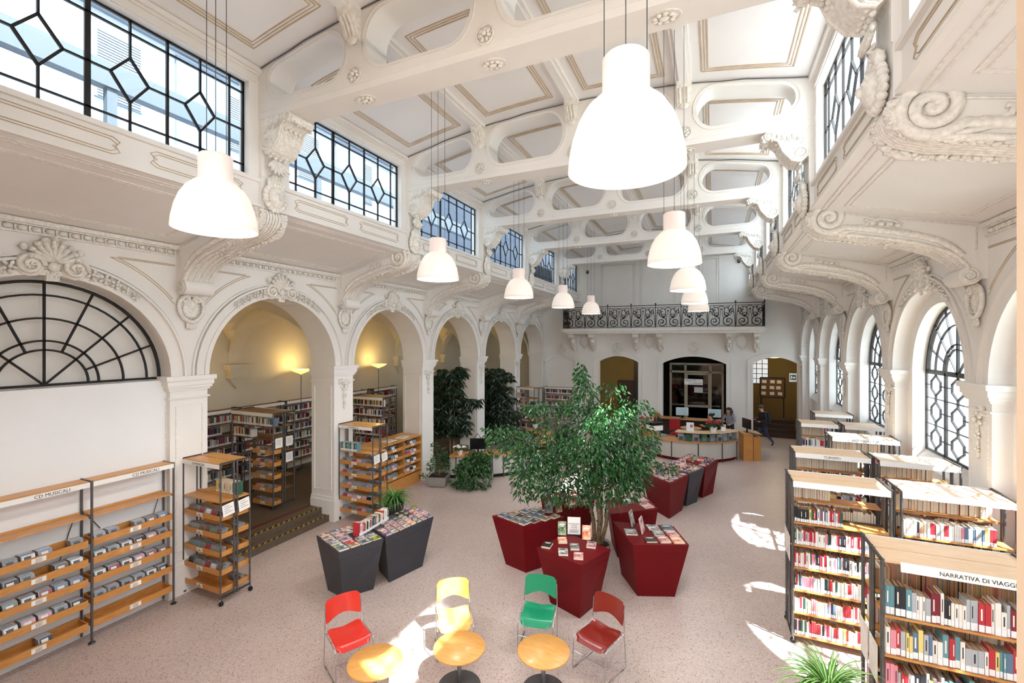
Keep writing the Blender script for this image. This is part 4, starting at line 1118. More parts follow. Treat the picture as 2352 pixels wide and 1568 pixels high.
# ---- wheeled CD trolleys
def trolley(loc, rz, w, lab, base=0, sign='CD MUSICALI', levels=(1.48,1.18,.88,.57,.27), shelf=1.72, tall=2.36, casters=True, txt=('CD','MUSICA'), indiv=False, back=True, where='', extra=None, frontfill=.95, emptylow=True):
    t = thing('cd_trolley', lab, 'trolley', (loc[0],loc[1],base), rz)
    fr = Frame((loc[0],loc[1],base), rz); d = .52
    posts(t, [(0,0),(w,0),(0,.23),(w,.23),(0,.29),(w,.29),(0,d),(w,d)], .1, tall, .014)
    if casters:
        for x, y in ((0,0),(w,0),(0,d),(w,d)): inst('caster', CASTM, t, (x,y,0))
    for y0, y1 in ((.0,.25),(.27,d)): MB().box(.01,y0,tall-.025,w-.01,y1,tall-.008).obj('top_board', WOOD, t)
    for x in (0, w):
        for z in (tall,.13): MB().bar((x,-.01,z),(x,d+.01,z),.022,.022).obj('end_rail', STEELD, t)
    if sign is not None: sign_strip(t, .01, w-.01, -.02, tall-.05, sign, .055, h=.07, tx=w*.45)
    for y0, y1 in ((.0,.25),(.27,d)) if back else ((0,.25),):
        MB().box(.01,y0,shelf-.02,w-.01,y1,shelf).box(.01,y1-.02 if y0 < .1 else y0,shelf,w-.01,y1 if y0 < .1 else y0+.02,shelf+.03).obj('shelf_board', WOOD, t)
    for i, z in enumerate(levels):
        tray(t, w, 0, .24, z, .085, txt, lx=.45)
        if not (emptylow and i == len(levels)-1): cd_row(fr, .05, w-.03, .015, z-.07, '%s tray of the %s' % (ORD[i], where), 'CD cases in the '+where, indiv, depth=.24, fill=frontfill, per=7, slot=.15)
        if back:
            mb = MB(); mb.box(.02,.28,z-.085,w-.02,d,z-.073); mb.box(.02,d-.014,z-.085,w-.02,d,z); mb.box(w-.034,.28,z-.073,w-.02,d-.014,z); mb.box(.02,.28,z-.073,.034,d-.014,z); mb.obj('tray', WOODF, t)
            f2 = Frame(fr.w((w,d,0)), rz+PI); cd_row(f2, .04, w*.5, .02, z-.07, where+' back', 'x', False, depth=.22, fill=.9, per=7, slot=.15)
    for y0 in (.02,.3):
        c = MB(); c.box(-.003,0,-.1,.003,.2,.1,0)
        for j in range(4): c.box(.003,.03,.06-.035*j,.0042,.12+.05*(j%2),.066-.035*j,1)
        q = c.obj('notice_card', [SIGNW, INK], t); q.location = (w+.02,y0,1.56 if shelf < 2 else 1.5); q.rotation_euler = (.12,0,0)
    return t, fr
t, fr = trolley((-8.5,4.95), 0, 1.0, 'wheeled CD trolley beside the first pier, lowest tray empty', where='trolley by the first pier', indiv=False)
for i in range(7):
    col = ['yellow','cream','white','cream','cream','white','green'][i]
    one_book(fr, .42+.07*i+.02*(i > 4), .3, 1.72, .045, .16, .22, col, '%s book, %s along the top shelf of the trolley by the first pier' % (col, ORD[i]), 'books on the pier trolley', browned=True)
t2, fr2 = trolley((-8.47,8.55), 0, 1.05, 'wheeled CD trolley in front of the low beech cabinet', where='trolley by the second pier', emptylow=False, levels=(1.48,1.19,.9,.6,.3))
for i in range(16):
    col = ['teal','green','teal','white','teal','green','blue','teal'][i%8]
    one_book(fr2, .03+.033*i, .01, 1.72, .03, .14, .2, col, '%s case, %s from the pier on the top shelf of the farther trolley' % (col, ordn(i)), 'teal cases on the farther trolley')
# ---- low cabinet in the second open arch
t = thing('cd_cabinet', 'low beech CD cabinet with sloped trays standing in the arch', 'cabinet', (-8.45,9.35,0), PI/2)
W_ = 2.64; H_ = 1.46
MB().box(-.02,0,H_-.03,W_+.02,.78,H_).obj('top_board', WOOD, t); MB().box(0,.03,0,W_,.75,.34).obj('plinth', WOODF, t)
for x in (0,.87,1.75,W_-.025): MB().box(x,.01,.3,x+.025,.75,H_-.03).obj('divider', WOODF, t)
MB().box(0,.7,.3,W_,.75,H_-.03).obj('back_panel', WOODF, t)
fr = Frame((-8.45,9.35,0), PI/2)
for c in range(3):
    x0 = (0,.87,1.75)[c]+.02
    for i in range(4):
        z = .48+.265*i
        o = tray(t, .87, .01, .4, z, .09, ('CD','MUSICA')); o.location = (x0-.01,0,0)
        f2 = Frame(fr.w((x0,0,0)), PI/2); cd_row(f2, .05, .83, .03, z-.07, 'cabinet', 'x', False, depth=.32, fill=.92, per=9, slot=.16)
for i, (x, y) in enumerate(((1.45,.32),(2.05,.3))):
    o = MB().box(-.19,-.14,0,.19,.14,.012,0).box(-.16,-.11,.012,.16,.11,.016,1).obj('framed_card', [M('card_frame','2d2b2a',.5) if False else SIGNW, M('card_print','c9c6bd',.5,var=.2,vs=14)], None, fr.w((x,y,H_)), PI/2+.2*i)
    tag(o, '%s white framed card lying on the low beech cabinet' % ('nearer','farther')[i], 'card')

# ---- travel bookcases by the street windows
def bookcase(loc, w, lab, group, levels, blevels, tall=2.37, d=.6, sign=None, size=.07, backsign=None, boardmat=WOODL, rz=0, casters=True, base=0, plain=False, single=False, tx=None):
    t = thing('bookcase', lab, 'bookcase', (loc[0],loc[1],base), rz, group)
    m = d/2
    if single: m = d+.03
    posts(t, [(0,0),(w,0),(0,d),(w,d)]+([] if single else [(0,m-.03),(w,m-.03),(0,m+.03),(w,m+.03)]), .09 if casters else 0, tall, .017)
    if casters:
        for x, y in ((0,0),(w,0),(0,d),(w,d)): inst('caster', CASTM, t, (x,y,0), (0,0,.6))
    for y0, y1 in ((0,d),) if single else ((.0,m-.008),(m+.008,d)): MB().box(.0,y0,tall-.03,w,y1,tall-.008).obj('top_board', boardmat, t)
    for x in (-.012, w+.012):
        for z in (tall,.11): MB().bar((x,-.015,z),(x,d+.015,z),.022,.024).obj('end_rail', STEELD, t)
    bm_ = WOODF if boardmat is WOODL else boardmat
    for z in levels: MB().box(.015,.0,z-.02,w-.015,m-.03,z).obj('shelf_board', bm_, t)
    for z in blevels: MB().box(.015,m+.03,z-.02,w-.015,d,z).obj('shelf_board', bm_, t)
    sign_strip(t, .005 if not tx else .13, w-.005, -.022, tall-.045, sign, size, -.12, .085, tx=tx)
    o = sign_strip(t, .005, w-.005, d+.022, tall-.045, backsign, size, .12, .085)
    if not plain:
        for i in range(2):
            q = MB().box(-.003,0,-.18,.003,.24,.18).obj('end_notice', M('end_notice_paper','d9cfc6',.6,var=.08,vs=8), t); q.location = (-.03,.03+.29*i,1.35); q.rotation_euler = (0,0,0)
    for z in levels[::2]:
        MB().box(.03,m-.028,z,w-.03,m-.022,z+.03).obj('back_rail', STEELD, t)
    return t
def levs(z, n, step): return [z-step*i for i in range(n)]
g = 'books on the nearest travel bookcase'
bookcase((1.44,5.3), 1.16, 'nearest bookcase signed NARRATIVA DI VIAGGIO, by the near wall edge', 'travel bookcases', levs(1.845,5,.367), levs(1.9,5,.367), sign='NARRATIVA DI VIAGGIO', size=.05, tx=.68)
fr = Frame((1.44,5.3,0), 0)
for i, z in enumerate(levs(1.845,4,.367)):
    book_row(fr, .03, 1.13, .012, z, PAL_TRAVEL, 'nearest bookcase', ordn(i)+' shelf', g, indiv=i < 3, hmin=.2, hmax=.285, tmin=.018, tmax=.042, browned=True)
book_row(fr, .05, 1.13, .59, 1.9, PAL_TRAVEL, 'nearest bookcase', 'rear top shelf', g, indiv=True, hmin=.2, hmax=.25, tmin=.02, tmax=.042, face=1, browned=True)
for z in levs(1.9,4,.367)[1:]: book_row(fr, .03, 1.13, .59, z, PAL_TRAVEL, '', '', g, indiv=False, face=1)
g = 'books on the second aisle bookcase'
L2 = levs(1.767,6,.328)
bookcase((1.05,7.75), 1.15, 'tall wheeled bookcase with six full shelves, second along the aisle', 'travel bookcases', L2, levs(2.0,6,.328), sign=None)
fr = Frame((1.05,7.75,0), 0)
for i, z in enumerate(L2):
    book_row(fr, .03, .62 if i == 0 else 1.12, .012, z, PAL_FIC, 'second aisle bookcase', ordn(i)+' shelf', g, indiv=i < 5, browned=True, tmin=.014, tmax=.029)
for i, z in enumerate(levs(2.0,6,.328)):
    book_row(fr, .03 if i else .04, .55 if i == 0 else 1.12, .59, z, PAL_FIC if i == 0 else PAL_DARK, '', '', g, indiv=False, face=1, browned=True)
bookcase((2.33,7.8), 1.15, 'bookcase signed NARRATIVA DI VIAGGIO on its back, second along the windows', 'travel bookcases', L2, levs(2.0,6,.328), backsign='NARRATIVA DI VIAGGIO', size=.06)
fr = Frame((2.33,7.8,0), 0)
for i, z in enumerate(L2): book_row(fr, .03, .98 if i == 0 else 1.12, .012, z, PAL_FIC, 'second window bookcase', ordn(i)+' shelf', 'books on the second window bookcase', indiv=i < 1)
for i, z in enumerate(levs(2.0,6,.328)): book_row(fr, .03, 1.12, .59, z, PAL_DARK if i else PAL_FIC, '', '', g, indiv=False, face=1, hmin=.2 if i else .19, hmax=.26 if i else .22, browned=True)
for loc, w, lab, sg, full in (((1.36,9.75),1.13,'bookcase signed TURISMO, third along the aisle','TURISMO',1),((2.58,9.65),1.06,'sunlit pale-topped bookcase, third along the windows',None,.9),
        ((2.3,11.65),1.15,'bookcase signed ESCURSIONISMO beside the window pier','ESCURSIONISMO',.9),((1.98,13.3),.78,'narrower bookcase, fourth along the aisle',None,.8),
        ((2.88,13.3),.78,'small bookcase, fourth along the windows',None,.8),((2.6,15.2),.88,'farthest bookcase by the street windows',None,.8)):
    bookcase(loc, w, lab, 'travel bookcases', L2, levs(2.0,6,.328), sign=sg, size=.06, plain=True)
    fr = Frame((loc[0],loc[1],0), 0)
    for z in L2: book_row(fr, .03, w*full-.03, .012, z, PAL_FIC+['blue','grey','teal'], '', '', '', indiv=False)
    for z in levs(2.0,6,.328)[:3]: book_row(fr, .03, w*full-.05, .59, z, PAL_TRAVEL, '', '', '', indiv=False, face=1)
# ---- bookcases by the arcade and in the aisle
bookcase((-8.1,18.75), 1.05, 'dark bookcase with an empty upper corner by the last arcade piers', 'arcade bookcases', levs(1.9,6,.33), [], boardmat=WOOD, rz=-.35, plain=True)
fr = Frame((-8.1,18.75,0), -.35)
for i, z in enumerate(levs(1.9,6,.33)): book_row(fr, .03, .5 if i == 0 else 1.02, .012, z, PAL_DARK, '', '', '', indiv=False)
bookcase((-8.28,22.95), 1.52, 'low wide bookcase standing in the blind arch of the end wall', 'arcade bookcases', levs(1.65,5,.33), [], tall=1.98, d=.4, boardmat=WOOD, plain=True, casters=False, single=True)
fr = Frame((-8.28,22.95,0), 0)
for i, z in enumerate(levs(1.65,5,.33)): book_row(fr, .03, 1.49, .012, z, PAL_DARK, '', '', '', indiv=False)
n_ = 0
for (x, y, w, rz, tall, lab) in ((-11.25,7.72,1.5,0,2.35,'double bookcase with CD trays standing inside the first open arch'),(-10.95,11.6,1.3,0,2.3,'bookcase in the aisle behind the low CD cabinet'),(-10.95,15.3,1.3,0,2.3,'aisle bookcase behind the taller dark-leaved plant'),(-10.95,18.9,1.3,0,2.3,'aisle bookcase behind the farther dark-leaved plant')):
    bk = bookcase((x,y), w, lab, 'aisle bookcases', levs(2.02,2,.31) if n_ == 0 else levs(2.0,6,.31), levs(2.0,6,.31), tall=tall, boardmat=WOODB, base=.3, casters=False, plain=True)
    fr = Frame((x,y,.3), 0)
    for i, z in enumerate(levs(2.02,2,.31) if n_ == 0 else levs(2.0,6,.31)): book_row(fr, .03, w-.03 if (n_ or i < 1) else w*.48, .012, z, PAL_DARK+['yellow','cream','white'], '', '', '', indiv=False)
    if n_ == 0:
        for i, z in enumerate((1.45,1.15,.84,.53,.2)):
            tray(bk, w/2, 0, .24, z, .1, ('CD','MUSICA')).location = (w/2,0,0)
            cd_row(Frame((x+w/2,y,.3),0), .04, w/2-.03, .02, z-.085, '', '', False, fill=.95, per=6, slot=.15, depth=.2)
        for i, (z, yy) in enumerate(((1.62,.03),(1.62,.33),(1.22,.33))):
            c = MB(); c.box(0,0,-.12,.005,.2,.12,0); 
            for j in range(4): c.box(.005,.03,.06-.035*j,.0062,.15,.066-.035*j,1)
            q = c.obj('notice_card', [SIGNW, INK], bk); q.location = (w+.03,yy,z)
    n_ += 1
def backrow(y0, y1, nth):
    w = y1-y0
    bookcase((XB+.32,y0), w, 'long bookcase against the aisle back wall, %s from the camera' % nth, 'aisle wall bookcases', levs(1.85,6,.3), [], tall=2.22, d=.28, boardmat=WOODB, base=.3, casters=False, plain=True, rz=PI/2, single=True)
    fr = Frame((XB+.32,y0,.3), PI/2)
    for i, z in enumerate(levs(1.85,6,.3)): book_row(fr, .03, w-.03 if (i+len(nth)) % 3 else w*.7, .012, z, PAL_DARK, '', '', '', indiv=False)
for i, (a, b) in enumerate(((7.2,8.6),(8.7,10.1),(10.2,11.5),(12.2,13.8),(14.2,15.6),(17.5,19.2))): backrow(a, b, ORD[i])

# ================================================================== DISPLAY TABLES
def dtable(lab, top, bot, mat, group, h=.9):
    cx = sum(p[0] for p in top)/4; cy_ = sum(p[1] for p in top)/4
    T = [(p[0]-cx,p[1]-cy_) for p in top]; B = [(p[0]-cx,p[1]-cy_) for p in bot]
    t = thing('display_table', lab, 'table', (cx,cy_,0), 0, group)
    mid = [((a[0]*.16+b[0]*.84),(a[1]*.16+b[1]*.84)) for a, b in zip(B, T)]
    MB().hexa([(x,y,0) for x, y in B], [(x,y,h*.84-.003) for x, y in mid], 0).obj('base', mat, t)
    MB().hexa([(x,y,h*.84) for x, y in mid], [(x,y,h) for x, y in T], 0).obj('top_block', mat, t)
    return t
TABS = {
 'A': ([(-6.55,6.06),(-5.68,5.72),(-5.37,6.47),(-6.24,6.81)],[(-6.25,6.04),(-5.81,5.95),(-5.53,6.39),(-5.97,6.5)],GREYT,'nearer charcoal tapered display table','charcoal display tables'),
 'B': ([(-5.36,6.5),(-5.12,7.67),(-5.83,8.04),(-6.07,6.87)],[(-5.42,6.68),(-5.22,7.43),(-5.72,7.7),(-5.9,6.98)],GREYT,'longer charcoal display table leaning towards the ficus','charcoal display tables'),
 'R1': ([(-4.08,8.2),(-3.31,7.96),(-2.72,8.72),(-3.35,9.05)],[(-3.76,8.17),(-3.27,8.02),(-2.9,8.6),(-3.3,8.85)],REDT,'red tapered display table on the arcade side of the ficus','red display tables'),
 'R2': ([(-2.76,7.25),(-1.89,6.94),(-1.59,7.69),(-2.44,8.0)],[(-2.52,7.27),(-1.95,7.04),(-1.78,7.6),(-2.36,7.8)],REDT,'red tapered display table nearest the chairs','red display tables'),
 'R3': ([(-1.28,8.0),(-.39,8.39),(-.7,9.12),(-1.8,8.9)],[(-1.21,8.07),(-.62,8.31),(-.85,8.85),(-1.6,8.7)],REDT,'red tapered display table on the aisle side of the ficus','red display tables'),
 'R4': ([(-1.92,9.25),(-1.07,9.94),(-1.41,10.63),(-2.2,10.05)],[(-1.8,9.35),(-1.2,9.85),(-1.45,10.4),(-2.05,10.0)],REDT,'red display table behind the aisle side of the ficus','red display tables'),
 'R5': ([(-3.57,9.62),(-2.75,9.25),(-2.4,9.9),(-3.15,10.45)],[(-3.4,9.63),(-2.8,9.4),(-2.55,9.85),(-3.1,10.25)],REDT,'red display table behind the arcade side of the ficus','red display tables'),
 'K1': ([(-1.81,12.61),(-.98,11.8),(-.6,12.84),(-1.43,13.5)],[(-1.55,12.5),(-1.02,11.9),(-.76,12.65),(-1.25,13.1)],REDT,'red tapered table at the near end of the long row','row tables'),
 'K2': ([(-.59,12.87),(-.24,13.68),(-1.05,14.2),(-1.42,13.52)],[(-.68,12.99),(-.43,13.46),(-1.0,13.85),(-1.25,13.4)],GREYT,'charcoal table between the two red tables of the row','row tables'),
 'K3': ([(-.22,13.73),(.12,14.82),(-.72,15.2),(-1.04,14.22)],[(-.3,13.87),(-.03,14.43),(-.6,14.85),(-.85,14.25)],REDT,'red tapered table at the far end of the long row','row tables')}
for k, (a, b, m, lab, g) in TABS.items(): dtable(lab, a, b, m, g)
COVP = []
for i, (c1, c2) in enumerate((('b9b4ac','4d5a60'),('2a2b30','8a857e'),('a8343a','d8b9b0'),('d3b9b8','8a4a58'),('2f5a45','a9b58e'),('1f2734','6f8496'),('dcd6ce','c0646c'),('5f4230','b39a74'),('e4e0d9','3d3d44'),('4a3158','9c84ab'),('b9c22f','3f4628'),('d4622f','ecd0b4'),('ac2028','c93f3a'),('1b1b1f','453a34'))):
    COVP.append(M('cover_print_%d' % i, c1, .3, hex2=c2, vs=2.6, coat=.2, detail=1.5))
COVN = ['grey','dark','red','pale pink','green','navy','white','brown','white','purple','lime','orange','scarlet','black']
PGM2 = MB().box(.012,.012,.04,.988,.988,.93).mesh('page_block', PAGES)
def lie_mesh(i):
    mb = MB(); mb.box(0,0,.92,1,1,1,0); mb.box(0,0,0,1,1,.06,0); mb.box(0,0,.06,.03,1,.92,0)
    mb.box(.18,.72,1.0,.82,.82,1.01,1); mb.box(.3,.62,1.0,.7,.67,1.01,1)
    return mb.mesh('book', [COVP[i], BMAT['white'] if i in (0,1,2,4,5,7,9,11,12,13) else BMAT['black']])
LIE = [lie_mesh(i) for i in range(14)]
def lie_book(x, y, z, rz, w, d, h, ci, label, group):
    o = inst('display_book', LIE[ci], None, (x,y,z), (0,0,rz), (w,d,h)); tag(o, label, 'book', group); inst('page_block', PGM2, o); return o
AVOID = [(-3.08,8.78,.13),(-2.92,8.88,.12),(-1.2,8.55,.15),(-1.4,8.8,.15),(-1.28,12.53,.17),(-.78,13.38,.17),(-.57,14.15,.17)]+[(-5.87-.005*i,6.35+.1*i,.135) for i in range(10)]
def scatter(key, nu, nv, short, group, skip=(), u0=.03, u1=.97, v0=.03, v1=.97, size=(.15,.21), cis=None, jit=.06):
    top = TABS[key][0]; p0, p1, p2, p3 = [Vector((*p, 0)) for p in top]
    for j in range(nv):
        for i in range(nu):
            if (i, j) in skip: continue
            u = u0+(u1-u0)*(i+.5)/nu; v = v0+(v1-v0)*(j+.5)/nv
            c = p0*(1-u)*(1-v)+p1*u*(1-v)+p2*u*v+p3*(1-u)*v
            if any((c.x-ax)**2+(c.y-ay)**2 < ar*ar for ax, ay, ar in AVOID): continue
            a = math.atan2((p1-p0).y, (p1-p0).x)+R.uniform(-jit,jit)
            w = size[0]*R.uniform(.85,1.05); d = size[1]*R.uniform(.85,1.05); h = R.uniform(.014,.034)
            ci = R.choice(cis) if cis else R.randrange(14)
            q = Matrix.Rotation(a, 3, 'Z') @ Vector((w/2,d/2,0))
            lie_book(c.x-q.x, c.y-q.y, .901, a, w, d, h, ci, '%s book, %s in the %s row on the %s' % (COVN[ci], ordn(i), ordn(j), short), group)
scatter('A', 6, 4, 'nearer charcoal table', 'books on the nearer charcoal table', size=(.138,.18), u0=.01, u1=.99, v0=.01, v1=.99, jit=.04)
scatter('B', 8, 4, 'longer charcoal table', 'books on the longer charcoal table', size=(.128,.16), u0=.01, u1=.99, v0=.01, v1=.99, jit=.04)
frA = Frame((-5.8,6.33,.9), math.radians(93))
x = 0
for i in range(24):
    t_ = R.uniform(.022,.042); col = R.choice(['white','cream','purple','pink','green','blue','white','red','black','orange','white'])
    if i == 0: col = 'red'; t_ = .03
    one_book(frA, x, 0, .001, t_, .14, R.uniform(.19,.23) if i else .25, col, '%s book, %s in the upright row on the charcoal tables' % (col, ordn(i)), 'upright books on the charcoal tables'); x += t_+.003
scatter('R1', 4, 4, 'arcade-side red table', 'books on the arcade-side red table', size=(.165,.21), cis=[1,5,7,13,5,7,0], v1=.95, u0=.02, u1=.98)
scatter('R3', 4, 3, 'aisle-side red table', 'magazines on the aisle-side red table', skip=((0,0),(0,2)), size=(.21,.235), cis=[0,8,11,5,6,13,3,2])
scatter('R4', 3, 2, 'red table behind the ficus', 'books on the red table behind', skip=((0,0),(0,1),(1,0)), size=(.24,.3), cis=[6,8,0])
scatter('R5', 3, 2, 'shaded red table behind the ficus', 'books on the shaded red table', size=(.17,.22), cis=[2,3,6,12])
for kk, nm in (('K1','near end of the long row'),('K2','charcoal table of the long row'),('K3','far end of the long row')):
    scatter(kk, 5, 4, nm, 'books on the long row', size=(.14,.18), cis=[2,3,11,12,6,0,13,9,7])
for i, (x, y, rz, ci, nm) in enumerate(((-2.6,7.35,-.2,13,'dark book with a pink spot'),(-2.38,7.62,.15,11,'orange and green book'),(-2.12,7.46,.1,1,'grey photo-covered book'),(-1.9,7.66,-.1,3,'pink book'),(-2.24,7.2,.1,8,'white book with dark title'),(-1.98,7.17,.0,2,'pink and teal book'))):
    lie_book(x-.08, y-.1, .901, rz+.25, .155, .205, .036, ci, '%s lying alone on the red table nearest the chairs' % nm, 'books on the near red table')
def stand_book(x, y, z, rz, w, h, ci, label, lean=.22):
    o = inst('display_book', LIE[ci], None, (x,y,z+.003), (0,0,0), (w,h,.022)); o.rotation_euler = (Matrix.Rotation(rz,4,'Z') @ Matrix.Rotation(PI/2-lean,4,'X')).to_euler()
    tag(o, label, 'book'); inst('page_block', PGM2, o); return o
stand_book(-2.58,7.86,.9,.35,.15,.235,4,'green and red book propped upright on the near red table')
stand_book(-2.13,7.86,.9,.3,.15,.24,11,'bright orange book propped upright on the near red table')
stand_book(-3.15,8.75,.9,.5,.16,.25,1,'dark blue book propped upright on the arcade-side red table'); stand_book(-2.95,8.85,.9,.9,.15,.23,7,'brown book propped upright on the arcade-side red table')
stand_book(-1.2,8.5,.9,1.5,.2,.27,6,'white magazine propped on the aisle-side red table'); stand_book(-1.42,8.75,.9,1.5,.2,.27,0,'grey magazine propped behind the white one on the aisle-side red table')
stand_book(-1.35,12.5,.9,.4,.15,.24,9,'purple book propped at the near end of the long row'); stand_book(-.85,13.35,.9,.3,.15,.25,6,'white leaflet propped on the long row'); stand_book(-.6,14.1,.9,1.2,.15,.25,7,'tan book propped on the long row')
ac = MB(); ac.box(-.115,-.003,.02,.115,.003,.33,0); ac.box(-.13,-.05,0,.13,.06,.006,1)
for j, tx in enumerate(('ROMANZI ROSA','E STORIE','D\'AMORE')): ac.text(tx, .026, Matrix.Translation((0,-.0045,.21-.035*j)) @ RX90, 2)
for j in range(4): ac.box(-.08,-.0042,.05+.016*j,.08,-.003,.055+.016*j,2)
tag(ac.obj('display_sign', [SIGNW, GLASS, INK], None, (-2.31,7.96,.902), .33), 'white printed sign in an acrylic stand on the near red table', 'sign')
so_ = STUFF.obj('shelved_books', STUFFM); tag(so_, 'remaining spine-labelled books filling the farther library shelves', 'books', kind='stuff')
so_ = CDS.obj('cd_cases', CDSM); tag(so_, 'remaining CD cases packed in trolley and cabinet trays', 'CD cases', kind='stuff')
# ================================================================== CHAIRS AND ROUND TABLES
def shell(f, nu, nv, th, mat=0):
    """thin curved sheet from f(u,v)->point, thickened along its normal"""
    mb = MB(); g = [[Vector(f(i/nu, j/nv)) for j in range(nv+1)] for i in range(nu+1)]
    def nr(i, j):
        a = g[min(i+1,nu)][j]-g[max(i-1,0)][j]; b = g[i][min(j+1,nv)]-g[i][max(j-1,0)]
        return a.cross(b).normalized()
    top = [g[i][j] for i in range(nu+1) for j in range(nv+1)]
    bot = [g[i][j]-nr(i,j)*th for i in range(nu+1) for j in range(nv+1)]
    N = len(top); k = nv+1; fs = []
    for i in range(nu):
        for j in range(nv):
            a, b, c, d = i*k+j, (i+1)*k+j, (i+1)*k+j+1, i*k+j+1
            fs += [(a,b,c,d),(N+d,N+c,N+b,N+a)]
    mb.add(top+bot, fs, mat, True)
    ring = [i*k for i in range(nu+1)]+[nu*k+j for j in range(1,nv+1)]+[i*k+nv for i in range(nu-1,-1,-1)]+[j for j in range(nv-1,0,-1)]
    mb.add(top+bot, [(ring[q], N+ring[q], N+ring[(q+1)%len(ring)], ring[(q+1)%len(ring)]) for q in range(len(ring))], mat)
    return mb
def chair(lab, col, loc, rz, hex2=None):
    m = M('chair_'+lab.split()[0], col, .28, coat=.3, hex2=hex2, vs=4, stretch=(14,2,2) if hex2 else None)
    t = thing('stacking_chair', lab, 'chair', loc, math.radians(rz), 'four chairs by the round tables')
    def seat(u, v):
        x = -1+2*u; y = -.25+.47*v; q = max(0, (.2-v)/.2)
        w = .235*(1-.06*v)*(1-.09*q**4); r = max(0, abs(x)-.82)/.18
        yy = y+(.05*r*r if v < .1 else 0)-(.03*r*r if v > .95 else 0)
        z = .455-.055*q**1.6-.022*(1-x*x)*(.25+.75*v)+.004*v+(.03*max(0,v-.8)/.2*abs(x))
        yy -= .0 if v < .9 else .035*(1-x*x)*(-1)*(v-.9)/.1
        return (x*w, yy, z)
    shell(seat, 14, 16, .011).obj('seat', m, t)
    def back(u, v):
        x = -1+2*u
        z0 = .575+.06*(1-x*x)-.02*abs(x); z1 = .865-.012*x*x; z = z0+(z1-z0)*v
        r = max(0, abs(x)-.8)/.2
        if v > .9: z -= .035*r*r*(v-.9)/.1
        if v < .1: z += .02*r*r*(.1-v)/.1
        return (x*.235, .215+.05*v-.045*(x*x)+.04, z)
    shell(back, 14, 10, .011).obj('backrest', m, t)
    for s in (-1, 1):
        x = s*.25
        mb = MB()
        path = [(x*.97,.245,.78),(x*.99,.235,.6),(x,.232,.46),(x*1.0,.26,.2),(x,.275,.03),(x,.265,.012),(x,.24,.009),(x,-.22,.009),(x,-.245,.012),(x,-.25,.03),(x,-.235,.25),(x,-.222,.41),(x,-.205,.43),(x,-.17,.438),(x*.99,.2,.452),(x,.232,.47)]
        mb.tube(path, .0068, 8)
        mb.obj('sled_leg', CHROME, t)
        MB().box(x-.008,-.2,.0,x+.008,-.13,.008).box(x-.008,.14,.0,x+.008,.21,.008).obj('glide', RUB, t)
    MB().rod((-.25,-.236,.24),(.25,-.236,.24),.006,8).obj('cross_rail', CHROME, t)
    MB().rod((-.25,.0,.43),(.25,.0,.43),.006,8).rod((-.25,.22,.43),(.25,.22,.43),.006,8).obj('seat_rail', CHROME, t)
    return t
chair('red chair facing the sunlit round table', 'c8281c', (-4.5,4.72,0), 62)
chair('yellow wooden chair in the sun patch behind the middle round table', 'e2b062', (-3.4,5.62,0), 36, 'd99c46')
chair('green chair behind the round table nearest the red displays', '12855f', (-2.34,6.2,0), 11)
chair('maroon chair turned sideways next to the red displays', '7c1c14', (-1.42,6.08,0), -20)
STN = M('brushed_pole', '7d7f83', .3, metal=.8); DSK = M('base_disc', '5b5a5c', .4, metal=.4)
for x, y, rz, lab in ((-3.78,4.4,.7,'sunlit round beech table beside the red chair'),(-2.98,5.05,.1,'round beech table in front of the yellow chair'),(-1.97,5.42,-.2,'round beech table in front of the green chair')):
    t = thing('round_table', lab, 'table', (x,y,0), rz, 'low round tables')
    MB().lathe([(.0,.47),(.318,.47),(.33,.478),(.33,.495),(.325,.5),(0,.5)], n=48).obj('tabletop', WOODD, t)
    MB().cyl((0,0,.01),.028,.46,18).obj('pole', STN, t); MB().lathe([(.0,0),(.27,0),(.272,.006),(.26,.012),(.06,.016),(.035,.03),(0,.03)], n=40).obj('base_disc', DSK, t)

# ================================================================== PENDANT LAMPS
OPAL = lamp_mat('opal_shade', 'ffeddd', .24, 'd8d0c8')
OPAN = lamp_mat('opal_neck', 'ffe2d8', .17, 'cfc2ba')
BULB = lamp_mat('lamp_inside', 'fff8f0', 6, 'ffffff')
sh = MB().lathe([(.165,.50),(.2,.485),(.27,.42),(.325,.33),(.365,.22),(.39,.1),(.4,0),(.392,0),(.383,.1),(.357,.22),(.318,.32),(.262,.41),(.19,.475),(.0,.49)], n=48).mesh('shade', OPAL)
nk = MB().lathe([(.0,.775),(.12,.775),(.148,.77),(.16,.755),(.162,.5)], n=40).mesh('neck', OPAN)
bl = MB().lathe([(.375,.06),(.0,.065)], n=40).mesh('diffuser', BULB)
cap = MB().cyl((0,0,.775),.03,.02,14).mesh('cap', STEELD)
pend = None; i_ = 0
ROWS = [(-4.5,[2.92,6.88,10.56,14.24,17.92],'arcade side'),(-.52,[2.98,6.88,10.56,14.24,17.92],'window side')]
for x, ys, nm in ROWS:
    for k, y in enumerate(ys):
        t = thing('pendant_lamp', '%s white bell pendant lamp from the camera, row on the %s' % (ORD[k], nm), 'lamp', (x,y,5.5), 0, 'bell pendant lamps')
        [inst(n_, m_, t, (0,0,0), (0,0,0), (.93,.93,.95)) for n_, m_ in (('neck',nk),('shade',sh),('diffuser',bl),('cap',cap))]
        zc = ceilz(x)-5.5
        for dx, dy in ((-.14,0),(0,0),(.13,.02)): MB().rod((dx,dy,.715),(dx*1.0,dy,zc),.0035,5).obj('cable', STEELD, t)
        l = bpy.data.lights.new('pendant_light','SPOT'); l.energy = (110,90,60,30,22)[k]; l.color = (1,.985,.97); l.shadow_soft_size = .3; l.spot_size = 2.7; l.spot_blend = .5
        lo = bpy.data.objects.new('pendant_light', l); C.objects.link(lo); lo.location = (x,y,5.42)

